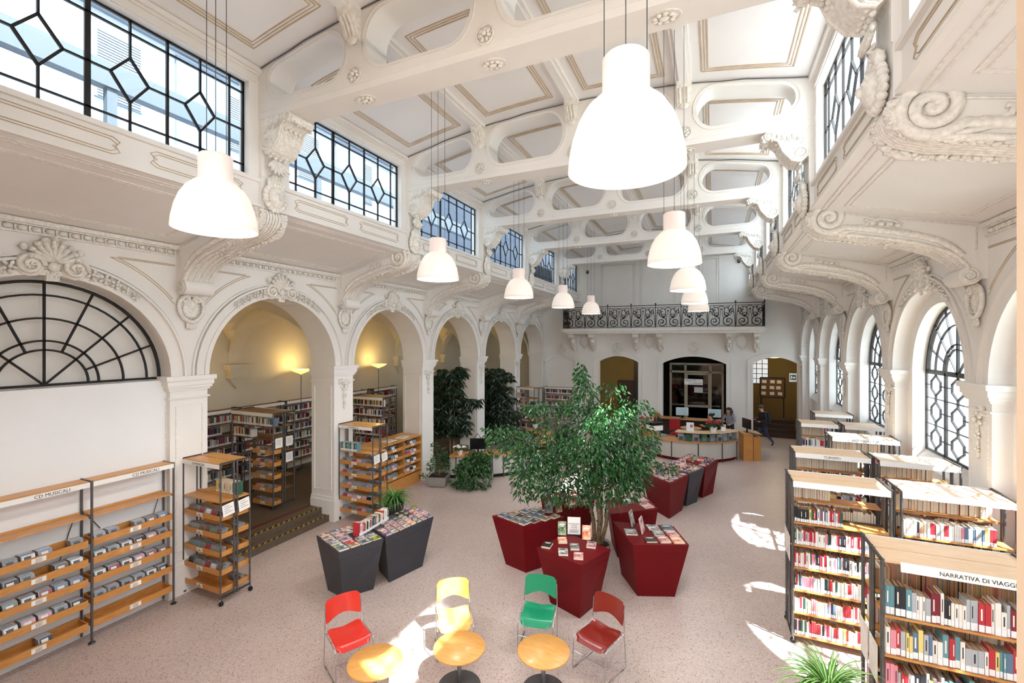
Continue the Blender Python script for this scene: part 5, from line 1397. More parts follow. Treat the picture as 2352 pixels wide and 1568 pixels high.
# ================================================================== PLANTS
def leaf(mb, p, d, L, W, rnd, mat=0, fold=.25):
    d = d.normalized(); u = d.cross(Vector((rnd.uniform(-1,1),rnd.uniform(-1,1),rnd.uniform(-.4,1))))
    if u.length < .05: u = d.orthogonal()
    u.normalize(); n = u.cross(d)
    m = p+d*L*.45-n*W*fold
    tip = p+d*L+Vector((0,0,-L*.12))
    mb.add([p, m+u*W/2+n*W*fold, tip, m-u*W/2+n*W*fold, m], [(0,4,1),(4,2,1),(0,3,4),(4,3,2)], mat, False)
def foliage(mb, clusters, dens, L, W, seed=1, droop=.7, mat=0, keep=None):
    rnd = random.Random(seed)
    for c, rad, *wt in clusters:
        n = int(dens*rad[0]*rad[2]*(1+rad[1])*(wt[0] if wt else 1))
        for _ in range(n):
            a = rnd.uniform(0,2*PI); z = rnd.uniform(-1,1); r = rnd.random()**.45; q = math.sqrt(1-z*z)
            v = Vector((q*cos(a)*rad[0]*r, q*sin(a)*rad[1]*r, z*rad[2]*r))
            d = Vector((cos(a)+rnd.uniform(-.6,.6), sin(a)+rnd.uniform(-.6,.6), -droop+rnd.uniform(-.5,.6)))
            if keep and not keep(Vector(c)+v): continue
            leaf(mb, Vector(c)+v, d, L*rnd.uniform(.7,1.2), W*rnd.uniform(.8,1.2), rnd, mat)
def branches(mb, base, clusters, r0, mid=.45, seed=2):
    rnd = random.Random(seed); b = Vector(base)
    for c, rad, *_ in clusters:
        c = Vector(c); m = b.lerp(c, mid)+Vector((rnd.uniform(-.1,.1),rnd.uniform(-.1,.1),.1))
        mb.tube([b, b.lerp(m,.6), m, m.lerp(c,.6), c], [r0,r0*.8,r0*.55,r0*.35,r0*.15], 6)
# the big ficus among the red tables
TX, TY = -2.12, 8.98
rv = Vector((.914,.405,0)); fv = Vector((-.405,.914,0)); rnd = random.Random(21)
cl = []
for px, py, rx, ry, dp, wt in ((1338,860,16,28,0,1.6),(1350,900,26,28,.1,1.1),(1345,940,46,34,.1,.9),(1268,950,62,28,.25,.6),(1232,940,30,18,.3,.5),(1400,965,60,46,-.25,1),(1415,898,34,22,.2,.45),(1462,945,44,34,.1,.6),(1150,990,40,22,-.1,.7),(1178,1012,56,36,-.15,.8),(1222,1060,60,54,-.2,.9),
        (1272,1030,70,58,.1,.8),(1350,1030,84,70,-.2,.9),(1430,1030,70,62,-.2,1),(1300,1112,60,50,-.2,.8),(1402,1108,72,60,-.1,.9),(1452,1088,48,44,0,.8),(1262,1140,42,34,-.1,.6),(1350,1165,46,38,-.3,.6),(1424,1172,36,36,-.25,.7),(1505,1078,44,14,.2,.6),(1550,1085,26,14,.3,.5),(1205,1105,26,44,-.2,.7),(1478,1010,40,40,-.1,.6)):
    k = .00866; r = (px-1376)*k; z = 4.4+(784-py)*k; c = Vector((TX,TY,0))+rv*r+fv*dp; c.z = z
    cl.append((c, (rx*k*1.02, rx*k*.95, ry*k*1.05), wt))
t = thing('ficus_tree', 'large ficus tree growing among the red display tables', 'tree', (TX,TY,0))
off = Vector((TX,TY,0)); cl = [(c-off, r, wt) for c, r, wt in cl]
mb = MB(); foliage(mb, cl, 2100, .1, .046, 5, .85, keep=lambda p: p.z > 1.3 or p.x*p.x+p.y*p.y < .05); mb.obj('foliage', LEAFG, t)
mb = MB(); rb_ = random.Random(6)
for dx, dy, top in ((0,0,(.12,.1,1.9)),(.06,.05,(.3,.0,1.7)),(-.07,.04,(-.25,.1,1.8)),(.02,-.06,(.05,-.2,2.2))):
    b = Vector((dx,dy,.36)); T_ = Vector(top); mb.tube([b, b.lerp(T_,.3)+Vector((.03,0,0)), b.lerp(T_,.65)-Vector((.02,0.02,0)), T_], [.042,.038,.032,.026], 8)
mb.obj('trunk', BARK, t)
mb = MB(); branches(mb, (.1,0,1.75), cl, .02); mb.obj('branch', BARK, t)
MB().lathe([(.17,0),(.2,.02),(.25,.36),(.265,.37),(.265,.4),(.245,.4),(.235,.36),(0,.355)], n=28).obj('pot', POTG, t); MB().cyl((0,0,.35),.23,.015,24).obj('soil', SOIL, t)
def dark_plant(x, y, h, lab, clusters, base=0):
    t = thing('dark_leaved_plant', lab, 'plant', (x,y,base))
    cs = [(Vector(c), r) for c, r in clusters]
    mb = MB(); rnd = random.Random(int(h*100))
    for c, r in cs:                              # whorls of long hanging leaves
        for _ in range(int(80*r[0]*r[2]*6)):
            p = c+Vector((rnd.uniform(-1,1)*r[0], rnd.uniform(-1,1)*r[1], rnd.uniform(-1,1)*r[2])); a0 = rnd.uniform(0,6)
            for q in range(6):
                a = a0+q*PI/3; leaf(mb, p, Vector((cos(a),sin(a),-.75+rnd.uniform(-.4,.3))), rnd.uniform(.2,.32), rnd.uniform(.06,.09), rnd)
    mb.obj('foliage', LEAFD, t)
    mb = MB(); [mb.tube([(dx,dy,.3),(dx*2,dy*2,h*.4),(dx*1.2,dy,h*.92)], [.03,.025,.012], 6) for dx, dy in ((.06,0),(-.07,.05),(0,-.08))]
    branches(mb, (0,0,h*.4), cs, .018); mb.obj('stem', BARK, t)
    MB().lathe([(.22,0),(.28,.4),(.3,.42),(.27,.42),(.26,.38),(0,.38)], n=20).obj('pot', POTB, t)
dark_plant(-8.55, 13.95, 3.4, 'tall dark-leaved plant filling the third open arch', [((-.1,0,3.2),(.45,.4,.25)),((.2,.2,3.35),(.25,.25,.22)),((-.2,0,2.6),(.6,.5,.4)),((-.25,.1,2.0),(.65,.5,.4)),((-.2,0,1.45),(.6,.5,.4)),((.75,.3,2.25),(.3,.3,.15)),((.3,.2,1.4),(.4,.4,.2))])
dark_plant(-8.65, 17.6, 3.2, 'dark-leaved plant filling the fourth open arch', [((-.2,0,3.0),(.5,.5,.3)),((.4,.3,2.9),(.3,.3,.2)),((-.1,0,2.3),(.7,.5,.4)),((0,0,1.7),(.8,.6,.4)),((.2,.1,1.1),(.8,.6,.35))])
# box planters by the left desk
t = thing('box_planter', 'square concrete planter with a thin shrub beside the third pier', 'plant', (-7.72,11.85,0), .3)
MB().hexa([(-.26,-.26,.03),(.26,-.26,.03),(.26,.26,.03),(-.26,.26,.03)],[(-.3,-.3,.3),(.3,-.3,.3),(.3,.3,.3),(-.3,.3,.3)]).box(-.2,-.2,0,.2,.2,.03).obj('pot', POTG, t); MB().box(-.26,-.26,.28,.26,.26,.302).obj('soil', SOIL, t)
mb = MB(); cs = [(Vector((0,0,.62)),(.36,.34,.3)),(Vector((.05,0,.95)),(.26,.24,.22)),(Vector((-.12,0,1.2)),(.12,.12,.14)),(Vector((-.42,-.1,.3)),(.14,.14,.1))]; foliage(mb, cs, 2600, .085, .034, 8, .3); mb.obj('foliage', LEAFI, t)
mb = MB(); branches(mb, (0,0,.28), cs, .012); mb.obj('stem', BARK, t)
t = thing('ivy_planter', 'planter overgrown with trailing glossy leaves before the left desk', 'plant', (-6.62,12.22,0), .2)
MB().hexa([(-.3,-.3,.03),(.42,-.3,.03),(.42,.3,.03),(-.3,.3,.03)],[(-.33,-.33,.32),(.46,-.33,.32),(.46,.33,.32),(-.33,.33,.32)]).obj('pot', POTG, t)
mb = MB(); foliage(mb, [(Vector((0,0,.75)),(.42,.4,.35)),(Vector((-.1,-.05,.45)),(.58,.5,.4)),(Vector((-.15,-.25,.16)),(.62,.4,.15)),(Vector((.25,.05,.95)),(.2,.2,.18))], 1700, .125, .09, 9, .8); mb.obj('foliage', LEAFI, t)
def blades(mb, n, L, W, z0, rnd, e0=1.35, e1=-.9, mats=(0,1)):
    """strap leaves that leave the crown steeply and arch over"""
    for i in range(n):
        a = rnd.uniform(0,2*PI); l = L*rnd.uniform(.6,1.15); o = Vector((cos(a),sin(a),0)); s = Vector((-sin(a),cos(a),0))
        th = e0-rnd.random()**1.5*.9; te = th+(e1-e0)*rnd.uniform(.75,1.25); K = 8; rows = []; p = o*rnd.uniform(0,.05)+Vector((0,0,z0))
        for k in range(K+1):
            t_ = k/K; w = W*(1-t_**2.2)*.5+.001; q = th+(te-th)*t_**1.2
            rows.append((p-s*w, p-s*w*.35+Vector((0,0,-w*.3)), p+s*w*.35+Vector((0,0,-w*.3)), p+s*w))
            p = p+(o*cos(q)+Vector((0,0,sin(q))))*(l/K)
        vs = [v for r in rows for v in r]
        for c in range(3): mb.add(vs, [(k*4+c,k*4+c+1,k*4+c+5,k*4+c+4) for k in range(K)], mats[1] if c == 1 else mats[0], True)
SPP = M('spider_edge', 'cfe0a8', .4); SPC = M('spider_mid', '4f9a2c', .38)
t = thing('spider_plant', 'striped spider plant in a tall dark planter beside the nearest bookcase', 'plant', (.99,5.12,0))
mb = MB(); rnd = random.Random(31); blades(mb, 150, .5, .026, 1.1, rnd, 1.45, -.8, (0,1)); mb.obj('foliage', [SPC, SPP], t)
MB().lathe([(.15,0),(.2,1.04),(.22,1.06),(.22,1.1),(.2,1.1),(.19,1.05),(0,1.05)], n=24).obj('pot', POTB, t)
t = thing('fern', 'arching green grass-leaved plant in a black pot behind the charcoal tables', 'plant', (-6.93,8.72,0))
mb = MB(); blades(mb, 220, .56, .018, .6, rnd, 1.4, -1.0, (0,1)); mb.obj('foliage', [SPIDD, M('fern_mid','6c9a4a',.4)], t)
MB().lathe([(.17,0),(.23,.56),(.25,.58),(.25,.62),(.22,.62),(.21,.57),(0,.57)], n=24).obj('pot', POTB, t)

# ================================================================== RECEPTION DESKS
def arcpt(c, r, a): return (c[0]+r*cos(a), c[1]+r*sin(a))
def arcslab(mb, c, r0, r1, a0, a1, z0, z1, mat=0, n=24):
    P0 = [arcpt(c,r0,a0+(a1-a0)*i/n) for i in range(n+1)]; P1 = [arcpt(c,r1,a0+(a1-a0)*i/n) for i in range(n+1)]
    for i in range(n): mb.hexa([(*P0[i],z0),(*P1[i],z0),(*P1[i+1],z0),(*P0[i+1],z0)],[(*P0[i],z1),(*P1[i],z1),(*P1[i+1],z1),(*P0[i+1],z1)], mat)
D = math.radians
def desk(lab, c, r, a0, a1, joints, dep=.6, h=.74):
    t = thing('reception_desk', lab, 'desk', (c[0],c[1],0)); o = (0,0)
    mb = MB(); arcslab(mb, o, r-dep, r+.06, a0, a1, h-.035, h); mb.obj('worktop', WOOD, t)
    mb = MB(); arcslab(mb, o, r-.03, r, a0, a1, .12, h-.035); mb.obj('front_panel', PANEL, t)
    mb = MB(); arcslab(mb, o, r-.12, r-.06, a0, a1, .0, .12); mb.obj('plinth', REDT if 'main' in lab else DARK, t)
    for a in joints:
        p = arcpt(o, r+.01, a); MB().cyl((p[0],p[1],0),.018,h-.04,10).obj('leg', STEELD, t)
    return t
CM = (-.95,19.7); RM = 1.9
t = desk('main curved reception desk with grey panels and a raised counter', CM, RM, D(203), D(337), [D(a) for a in (205,228,255,283,310,335)])
mb = MB(); arcslab(mb, (0,0), RM-.42, RM+.05, D(259), D(338), 1.06, 1.09); mb.obj('raised_counter', WOODL, t)
mb = MB(); arcslab(mb, (0,0), RM-.012, RM, D(261), D(336), .74, 1.05); mb.obj('glass_front', GLASSF, t)
MB().box(-2.0,-.95,0,-1.72,-.55,.95).obj('end_panel', WOODF, t)
mb = MB(); arcslab(mb, (0,0), RM-.3, RM-.05, D(203), D(228), .74, .95); mb.obj('raised_shelf', WOODF, t)
BRM = [M('leaflet_'+n, h, .5) for n, h in (('white','e6e8e8'),('dark','33383c'),('teal','6aa79a'),('green','5fb04e'),('grey','b9c0c4'))]
for i, a in enumerate((265,273,281,290,299,308,316,324,331)):
    p = arcpt(CM, RM-.05, D(a)); col = (0,2,0,3,4,0,4,0,4)[i]
    o = MB().box(-.1,-.006,0,.1,.006,.26,0).box(-.07,-.008,.03,.07,-.006,.16,1).obj('leaflet', [BRM[col], BRM[(col+1)%5]], None, (p[0],p[1],.745), D(a)+PI/2)
    tag(o, '%s leaflet behind the glass of the main desk counter, counting from its middle' % ORD[i], 'leaflet', 'leaflets behind the counter glass')
t = thing('terminal_stand', 'plain beech block closing the street end of the main desk', 'stand', (1.22,19.2,0), .2)
MB().box(-.3,-.36,0,.02,.36,.98).box(.05,-.3,0,.3,.36,.9).obj('body', WOODF, t); MB().box(-.33,-.39,.98,.32,.38,1.0).obj('top', WOOD, t)
CL = (-8.5,15.5); RL = 3.05
desk('curved reception desk behind the planters on the arcade side', CL, RL, D(-76), D(58), [D(a) for a in (-72,-50,-43,-20,5,30,56)])
SCRN = M('screen_dark', '101114', .25); SCRW = M('monitor_back', 'dfe6ea', .5)
def monitor(x, y, z, rz, lab, mat):
    t = thing('monitor', lab, 'monitor', (x,y,z), rz)
    MB().box(-.27,-.02,.14,.27,.02,.5).obj('screen', mat, t); MB().box(-.03,0,.01,.03,.03,.3).box(-.12,-.08,0,.12,.09,.012).obj('stand', SCRN, t); MB().box(-.25,-.024,.16,.25,-.02,.48).obj('display', M('display_glow','b6d3dd',.3) if mat is SCRW else SCRN, t)
ds = thing('back_counter', 'long office counter behind the main desk', 'desk', (-1.0,22.3,0)); MB().box(-1.35,0,.8,1.3,.6,.84).obj('worktop', WOOD, ds); MB().box(-1.3,.5,0,1.25,.55,.8).obj('panel', BROWN, ds)
monitor(-1.75,21.9,.84,-.35,'pale monitor on the office counter behind the red chair', SCRW) if False else monitor(-1.7+.35,22.5,.84,.2,'pale monitor on the office counter behind the red chair', SCRW)
monitor(.02,22.5,.84,.1,'pale monitor on the office counter behind the dark-haired person', SCRW)
monitor(1.12,19.2,1.0,-1.1,'black monitor on the beech block of the main desk', SCRN); monitor(-7.05,13.15,.74,.5,'black monitor on the arcade-side desk behind the ivy', SCRN)
o = MB().box(-.22,-.08,0,.22,.08,.02).obj('keyboard', SCRN, None, (1.36,18.9,1.001), -.9); tag(o, 'black keyboard on the beech block of the main desk', 'keyboard')
t = thing('printer', 'white and black printer at the arcade end of the main desk', 'printer', (-2.12,18.5,.954), .75); MB().box(-.24,-.2,0,.24,.2,.2).obj('body', SIGNW, t); MB().box(-.25,-.21,.2,.25,.21,.3).obj('lid', SCRN, t)
t = thing('round_side_table', 'small round wooden table inside the main desk', 'table', (-.9,20.7,0)); MB().cyl((0,0,.72),.42,.03,28).obj('tabletop', WOODD, t); MB().cyl((0,0,.02),.04,.7,14).cyl((0,0,0),.25,.02,24).obj('base', STEELD, t)
# office chair
RF = M('red_fabric','9c1a22',.85)
t = thing('office_chair', 'red upholstered office chair inside the main desk', 'chair', (-1.45,20.45,0), .4)
MB().ell((0,0,.5),(.26,.25,.07),14,8).obj('seat', RF, t); MB().box(-.22,.2,.6,.22,.28,1.08).obj('backrest', RF, t); MB().rod((0,0,.08),(0,0,.46),.03,8).rod((0,.2,.5),(0,.25,.75),.02).obj('column', SCRN, t)
bs = MB(); [bs.rod((0,0,.09),(.27*cos(a*1.2566),.27*sin(a*1.2566),.05),.018,6) for a in range(5)]; bs.obj('base', SCRN, t)
POIN = M('poinsettia', 'a3161e', .5)
def flowerpot(x, y, z, lab, matf, potm, sc=1, white=False):
    t = thing('potted_flower', lab, 'plant', (x,y,z)); MB().lathe([(.07*sc,0),(.1*sc,.14*sc),(.11*sc,.15*sc),(0,.14*sc)], n=16).obj('pot', potm, t)
    mb = MB(); foliage(mb, [(Vector((0,0,.22*sc)),(.2*sc,.2*sc,.1*sc))], 1500, .09*sc, .05*sc, 3, .2); mb.obj('foliage', LEAFI, t)
    mb = MB(); r_ = random.Random(3)
    for _ in range(9): flower(mb, (r_.uniform(-.16,.16)*sc, r_.uniform(-.16,.16)*sc, (.28+r_.uniform(-.03,.05))*sc), .07*sc, (r_.uniform(-.4,.4),r_.uniform(-.6,0),1), 0, 6)
    mb.obj('blossom', matf, t)
flowerpot(-.02,18.15,1.09,'red poinsettia on the raised counter of the main desk', POIN, SIGNW, 1.25)
flowerpot(-2.52,18.98,.954,'red flowers at the arcade end of the main desk', POIN, M('wrap_paper','b79a7d',.7), 1.2)
flowerpot(-6.9,17.95,.74,'red poinsettia at the far end of the arcade-side desk', POIN, SIGNW, 1.2)
flowerpot(-7.5,12.75,.74,'white orchid-like flowers in pots on the arcade-side desk', SIGNW, SIGNW, .9)
flowerpot(-5.75,14.3,.74,'pale pink flower among the ficus leaves on the arcade-side desk', M('pale_pink','e6c9cb',.5), SIGNW, 1.0)
for i, (a, col, lab) in enumerate(((275,0,'blue and white leaflet stand on the raised counter'),(318,0,'white card standing on the raised counter'))):
    p = arcpt(CM, RM-.2, D(a)); o = MB().box(-.13 if i == 0 else -.08,-.004,0,.13 if i == 0 else .08,.004,.32 if i == 0 else .2,0).box(.0,-.006,.14,.09,-.004,.24,1).obj('leaflet_stand', [M('stand_paper_%d' % i,'cfdbe2' if i == 0 else 'eceae6',.5), M('stand_mark_%d' % i,'c8424a' if i == 0 else 'b9b9b9',.5)], None, (p[0],p[1],1.092), .1); o.rotation_euler = (-.15,0,.15); tag(o, lab, 'leaflet')
p = arcpt(CM, RM-.25, D(238)); tag(MB().box(-.13,-.06,0,.13,.06,.12).obj('leaflet_holder', M('acrylic_grey','9aa2aa',.2), None, (p[0],p[1],.742), D(238)+PI/2), 'grey acrylic leaflet holder on the lower desk top', 'holder')

# ================================================================== PEOPLE
def figure(lab, J, E, segmat, mats, loc, rz, extra=None):
    """one continuous skinned body; J: name->(pos, radius), E: bones (parent, child, material index)"""
    names = list(J); idx = {n: i for i, n in enumerate(names)}
    me = bpy.data.meshes.new('b'); me.from_pydata([J[n][0] for n in names], [(idx[a], idx[b]) for a, b, _ in E], []); me.update()
    ob = bpy.data.objects.new('b', me); C.objects.link(ob)
    ob.modifiers.new('s', 'SKIN').use_smooth_shade = True
    for i, n in enumerate(names):
        sv = me.skin_vertices[0].data[i]; r = J[n][1]; sv.radius = r if isinstance(r, tuple) else (r, r)
        sv.use_root = (n == 'pelvis')
    sb = ob.modifiers.new('u', 'SUBSURF'); sb.levels = 2; sb.render_levels = 2
    dg = bpy.context.evaluated_depsgraph_get(); dg.update()
    m2 = bpy.data.meshes.new_from_object(ob.evaluated_get(dg)); bpy.data.objects.remove(ob)
    m2.materials.clear()
    for m in mats: m2.materials.append(m)
    segs = [(Vector(J[a][0]), Vector(J[b][0]), m, (sum(J[b][1])/2 if isinstance(J[b][1], tuple) else J[b][1])) for a, b, m in E]
    for p in m2.polygons:
        best = 1e9; mi = 0; c = p.center
        for a, b, m, r in segs:
            ab = b-a; t_ = max(0, min(1, (c-a).dot(ab)/max(1e-9, ab.length_squared))); d = (a+ab*t_-c).length-r
            if d < best: best = d; mi = m
        p.material_index = mi; p.use_smooth = True
    m2.name = 'person'
    o = bpy.data.objects.new('person', m2); C.objects.link(o); o.location = loc; o.rotation_euler = (0,0,rz)
    return tag(o, lab, 'person')
def body(pose):
    """pose overrides joint positions; default is a relaxed standing adult of 1.72 m facing -y"""
    J = {'pelvis':((0,0,.94),(.15,.11)),'spine':((0,.01,1.12),(.135,.1)),'chest':((0,0,1.32),(.165,.115)),'neck':((0,.01,1.47),.055),'jaw':((0,-.015,1.55),(.068,.075)),'head':((0,-.005,1.64),(.078,.098)),'crown':((0,.0,1.70),(.06,.075))}
    for s, n in ((-1,'r'),(1,'l')):
        J.update({'sh'+n:((s*.17,.01,1.40),.062),'el'+n:((s*.23,.03,1.13),.045),'wr'+n:((s*.24,-.07,.9),.03),'ha'+n:((s*.235,-.1,.84),(.036,.02)),
                  'hip'+n:((s*.09,0,.88),.09),'kn'+n:((s*.1,-.01,.49),.062),'an'+n:((s*.1,.03,.1),.042),'to'+n:((s*.11,-.13,.035),(.04,.032))})
    for k, v in pose.items(): J[k] = (v, J[k][1]) if not (isinstance(v, tuple) and isinstance(v[0], tuple)) else v
    E = [('pelvis','spine',0),('spine','chest',0),('chest','neck',0),('neck','jaw',2),('jaw','head',2),('head','crown',2)]
    for n, s in (('r',-1),('l',1)):
        E += [('chest','sh'+n,0),('sh'+n,'el'+n,0),('el'+n,'wr'+n,0),('wr'+n,'ha'+n,2),('pelvis','hip'+n,1),('hip'+n,'kn'+n,1),('kn'+n,'an'+n,1),('an'+n,'to'+n,3)]
        h = Vector(J['ha'+n][0]); w = Vector(J['wr'+n][0]); d = (h-w).normalized(); sd = Vector((1,0,0)) if abs(d.x) < .8 else Vector((0,1,0)); sd = (sd-d*sd.dot(d)).normalized()
        for q in range(4):
            b = h+d*(.045+.008*(q in (1,2)))+sd*(.03-.02*q); J['f%s%d' % (n,q)] = (tuple(b), .0085); J['g%s%d' % (n,q)] = (tuple(b+d*.03+Vector((0,-.012,-.008))), .0075); E += [('ha'+n,'f%s%d' % (n,q),2),('f%s%d' % (n,q),'g%s%d' % (n,q),2)]
        b = w.lerp(h,.6)+sd*.045+d*.005; J['t'+n] = (tuple(b), .01); E.append(('ha'+n,'t'+n,2))
    return J, E
def face(p, o, hp, rot=0):
    mb = MB(); mb.T = Matrix.Translation(hp) @ Matrix.Rotation(rot, 4, 'X')
    mb.ell((0,-.102,-.01),(.014,.018,.026),6,5,0)
    for s in (-1,1): mb.ell((s*.032,-.09,.018),(.014,.008,.008),6,4,1); mb.ell((s*.083,.0,0),(.012,.022,.03),6,4,0)
    mb.ell((0,-.088,-.052),(.026,.01,.008),6,4,2)
    mb.obj('face', [SKIN, INK, M('lips','9c5a50',.5)], o)
JACK = M('black_jacket','1d1e22',.8); JEAN = M('blue_jeans','2c3a56',.85); GREYC = M('grey_cap','4f4d4d',.85)
HAIRD = M('dark_hair','1c1512',.5); HAIRB = M('blond_hair','8d6540',.5, hex2='6b4a2d', vs=30, stretch=(20,20,2)); TOPB = M('dark_top','202024',.8); SKIRT = M('dark_trousers','1b1b20',.8)
STRIP = bpy.data.materials.new('striped_jumper'); STRIP.use_nodes = True
_N = STRIP.node_tree.nodes; _L = STRIP.node_tree.links; _w = _N.new('ShaderNodeTexWave'); _w.bands_direction = 'Z'; _w.inputs['Scale'].default_value = 6.5; _t = _N.new('ShaderNodeTexCoord'); _L.new(_t.outputs['Object'], _w.inputs['Vector'])
_c = _N.new('ShaderNodeValToRGB'); _c.color_ramp.interpolation = 'CONSTANT'; _c.color_ramp.elements[0].color = lin('23283a'); _c.color_ramp.elements[1].position = .6; _c.color_ramp.elements[1].color = lin('c9cdd6'); _L.new(_w.outputs['Fac'], _c.inputs['Fac']); _L.new(_c.outputs['Color'], _N['Principled BSDF'].inputs['Base Color'])
# walking man
J, E = body({'chest':(0,-.03,1.32),'neck':(0,-.05,1.46),'jaw':(0,-.09,1.535),'head':(0,-.09,1.62),'crown':(0,-.085,1.68),'shr':(-.18,-.03,1.4),'shl':(.18,-.03,1.4),
             'elr':(-.23,-.02,1.14),'wrr':(-.17,-.24,1.08),'har':(-.15,-.31,1.1),'ell':(.23,-.0,1.14),'wrl':(.17,-.22,1.05),'hal':(.15,-.29,1.07),
             'knr':(-.1,-.2,.5),'anr':(-.1,-.26,.1),'tor':(-.11,-.42,.035),'knl':(.1,.1,.5),'anl':(.1,.36,.17),'tol':(.11,.27,.045)})
man = figure('man in grey cap, black jacket and jeans walking past the doorway', J, E, None, [JACK, JEAN, SKIN, SOLEDARK], (1.9,21.75,0), D(-66)); face(None, man, (0,-.09,1.6), 0)
mb = MB(); mb.T = Matrix.Translation((0,-.085,1.66)); mb.lathe([(.098,-.01),(.1,.02),(.085,.07),(.05,.095),(0,.1)], n=18, sx=.9, sy=1.1); mb.box(-.06,-.16,-.012,.06,-.08,.004); mb.obj('cap', GREYC, man)
mb = MB(); mb.ell((0,-.08,1.62),(.088,.1,.06),12,6); mb.obj('hair', HAIRD, man)
mb = MB(); mb.lathe([(.15,.78),(.165,.85),(.17,1.0),(.16,1.1)], (0,0,0), 20, sx=1.05, sy=.85); mb.obj('jacket_hem', JACK, man)
Mm = Matrix.Translation((1.9,21.75,0)) @ Matrix.Rotation(D(-66),4,'Z')
t = thing('backpack', 'dark backpack worn by the walking man', 'bag', (Mm @ Vector((0,.15,1.0)))[:], D(-66)); MB().ell((0,.02,.2),(.16,.11,.26),14,9).obj('body', M('backpack_cloth','26262e',.85), t); MB().ell((0,.1,.13),(.11,.05,.13),12,7).obj('pocket', M('backpack_pocket','33333c',.85), t)
mb = MB(); [mb.tube([(s*.1,-.02,.4),(s*.13,-.16,.45),(s*.13,-.3,.32),(s*.13,-.24,.12),(s*.1,-.04,.05)], .016, 6) for s in (-1,1)]; mb.obj('strap', M('backpack_strap','1b1b20',.8), t)
# striped woman standing at the counter
J, E = body({'chest':(0,-.05,1.25),'spine':(0,-.01,1.07),'neck':(0,-.09,1.39),'jaw':(0,-.14,1.455),'head':(0,-.16,1.53),'crown':(0,-.145,1.59),'shr':(-.16,-.05,1.33),'shl':(.16,-.05,1.33),'elr':(-.24,-.12,1.08),'wrr':(-.1,-.32,1.06),'har':(-.05,-.38,1.07),'ell':(.24,-.08,1.06),'wrl':(.17,-.3,.98),'hal':(.14,-.37,.97)})
wo = figure('woman with long dark hair in a striped jumper looking down behind the counter', J, E, None, [STRIP, SKIRT, SKIN, SOLEDARK], (.62,21.2,0), D(-28)); face(None, wo, (0,-.155,1.515), .25)
mb = MB(); mb.ell((0,-.125,1.57),(.1,.115,.08),14,8); mb.tube([(0,-.02,1.58),(0,.03,1.45),(0,.05,1.25),(0,.06,1.1)], [.075,.1,.1,.05], 10); [mb.tube([(s*.085,-.12,1.57),(s*.105,-.13,1.45),(s*.11,-.14,1.3)], [.03,.04,.02], 7) for s in (-1,1)]; mb.obj('hair', HAIRD, wo)
def seated(dx=0): return {'pelvis':(0,.05,.56),'spine':(0,.06,.74),'chest':(0,.02,.94),'neck':(0,-.01,1.09),'jaw':(0,-.05,1.165),'head':(0,-.05,1.25),'crown':(0,-.045,1.31),'shr':(-.17,.02,1.02),'shl':(.17,.02,1.02),'elr':(-.22,-.08,.8),'wrr':(-.14,-.3,.84),'har':(-.12,-.37,.85),'ell':(.22,-.08,.8),'wrl':(.14,-.3,.84),'hal':(.12,-.37,.85),
    'hipr':(-.09,0,.54),'hipl':(.09,0,.54),'knr':(-.11,-.4,.52),'knl':(.11,-.4,.52),'anr':(-.11,-.42,.1),'anl':(.11,-.42,.1),'tor':(-.11,-.56,.035),'tol':(.11,-.56,.035)}
def stool(x, y, lab):
    t = thing('stool', lab, 'stool', (x,y,0)); MB().lathe([(.0,.36),(.2,.36),(.22,.39),(.19,.42),(0,.42)], n=22).obj('seat', SCRN, t); MB().rod((0,0,.02),(0,0,.42),.025,8).obj('column', CHROME, t); MB().cyl((0,0,0),.2,.02,22).obj('base', CHROME, t)
J, E = body(seated()); w2 = figure('seated person in black with dark hair pinned up inside the main desk', J, E, None, [TOPB, SKIRT, SKIN, SOLEDARK], (-.1,20.95,0), D(-70)); face(None, w2, (0,-.05,1.235), 0)
mb = MB(); mb.ell((0,-.02,1.29),(.095,.105,.09),14,8); mb.ell((0,.09,1.33),(.06,.05,.055),10,6); mb.obj('hair', HAIRD, w2); p_ = Matrix.Rotation(D(-70),3,'Z') @ Vector((0,.03,0)); stool(-.1+p_.x, 20.95+p_.y, 'low black stool under the seated dark-haired person')
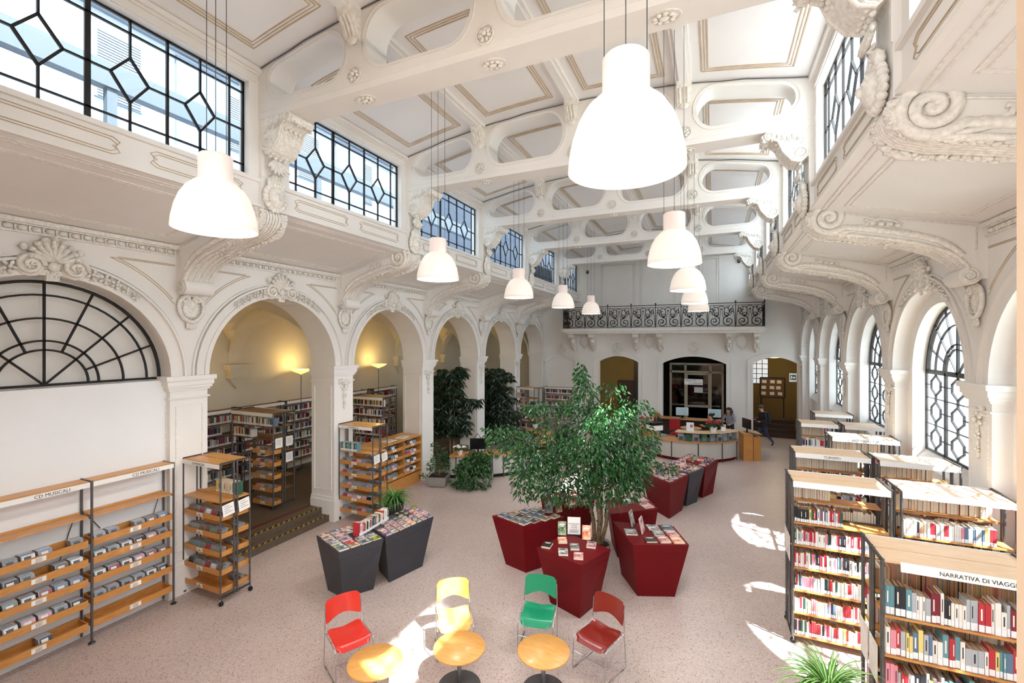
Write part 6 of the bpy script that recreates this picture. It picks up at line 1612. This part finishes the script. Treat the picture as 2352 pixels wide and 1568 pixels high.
J, E = body({'chest':(0,-.16,1.19),'spine':(0,-.05,1.07),'neck':(0,-.25,1.3),'jaw':(0,-.32,1.34),'head':(0,-.34,1.415),'crown':(0,-.33,1.47),'shr':(-.16,-.19,1.25),'shl':(.16,-.19,1.25),'elr':(-.22,-.26,1.02),'wrr':(-.14,-.46,1.0),'har':(-.12,-.53,1.0),'ell':(.22,-.26,1.02),'wrl':(.14,-.46,1.0),'hal':(.12,-.53,1.0)})
w3 = figure('woman with long blond hair bending over the arcade end of the main desk', J, E, None, [TOPB, SKIRT, SKIN, SOLEDARK], (-1.95,19.6,0), D(-62)); face(None, w3, (0,-.335,1.4), .4)
mb = MB(); mb.ell((0,-.3,1.45),(.1,.115,.09),14,8); mb.tube([(0,-.22,1.47),(0,-.15,1.36),(0,-.12,1.2),(0,-.13,1.05)], [.07,.1,.1,.05], 10); [mb.tube([(s*.08,-.3,1.46),(s*.1,-.3,1.34),(s*.1,-.28,1.15)], [.03,.045,.02], 7) for s in (-1,1)]; mb.obj('hair', HAIRB, w3)
# iron plant stand by the pier
mb = MB()
for s in (-1,1): mb.tube(spiral((s*.12,0,.35),.12,1.5,PI/2,(s,0,0),(0,0,1),20), .012, 5); mb.tube(spiral((s*.1,0,.7),.1,1.4,-PI/2,(s,0,0),(0,0,1),18), .012, 5)
mb.tube([(-.25,0,0),(-.27,0,.5),(-.12,0,.95),(0,0,1.1),(.12,0,.95),(.27,0,.5),(.25,0,0)], .014, 5)
tag(mb.obj('iron_plant_stand', IRON, None, (-7.75,14.4,0), .4), 'curled black iron stand beside the fourth pier', 'stand')

# ---- an added building block across the street keeps the sun off the far bays; street tree by the near ones
MB().box(12,8.4,-.3,20,45,24).obj('x', M('sun_blocker_facade','d4d6da',.8)).name = 'exterior_sun_blocker'
o = bpy.data.objects['exterior_sun_blocker']; struct(o, 'white building block added across the street to block the sun', 'building')
t = thing('street_tree', 'street tree standing outside the near windows', 'tree', (10.2,-.6,-.25))
mb = MB(); foliage(mb, [(Vector((0,1.5,18.9)),(1.2,.9,1.0)),(Vector((.6,2.3,20.2)),(1.2,.9,1.0))], 430, .32, .22, 14, .3); mb.obj('foliage', LEAFG, t); MB().tube([(0,0,0),(.1,0,9),(0,.1,18)], [.3,.2,.1], 8).obj('trunk', BARK, t)
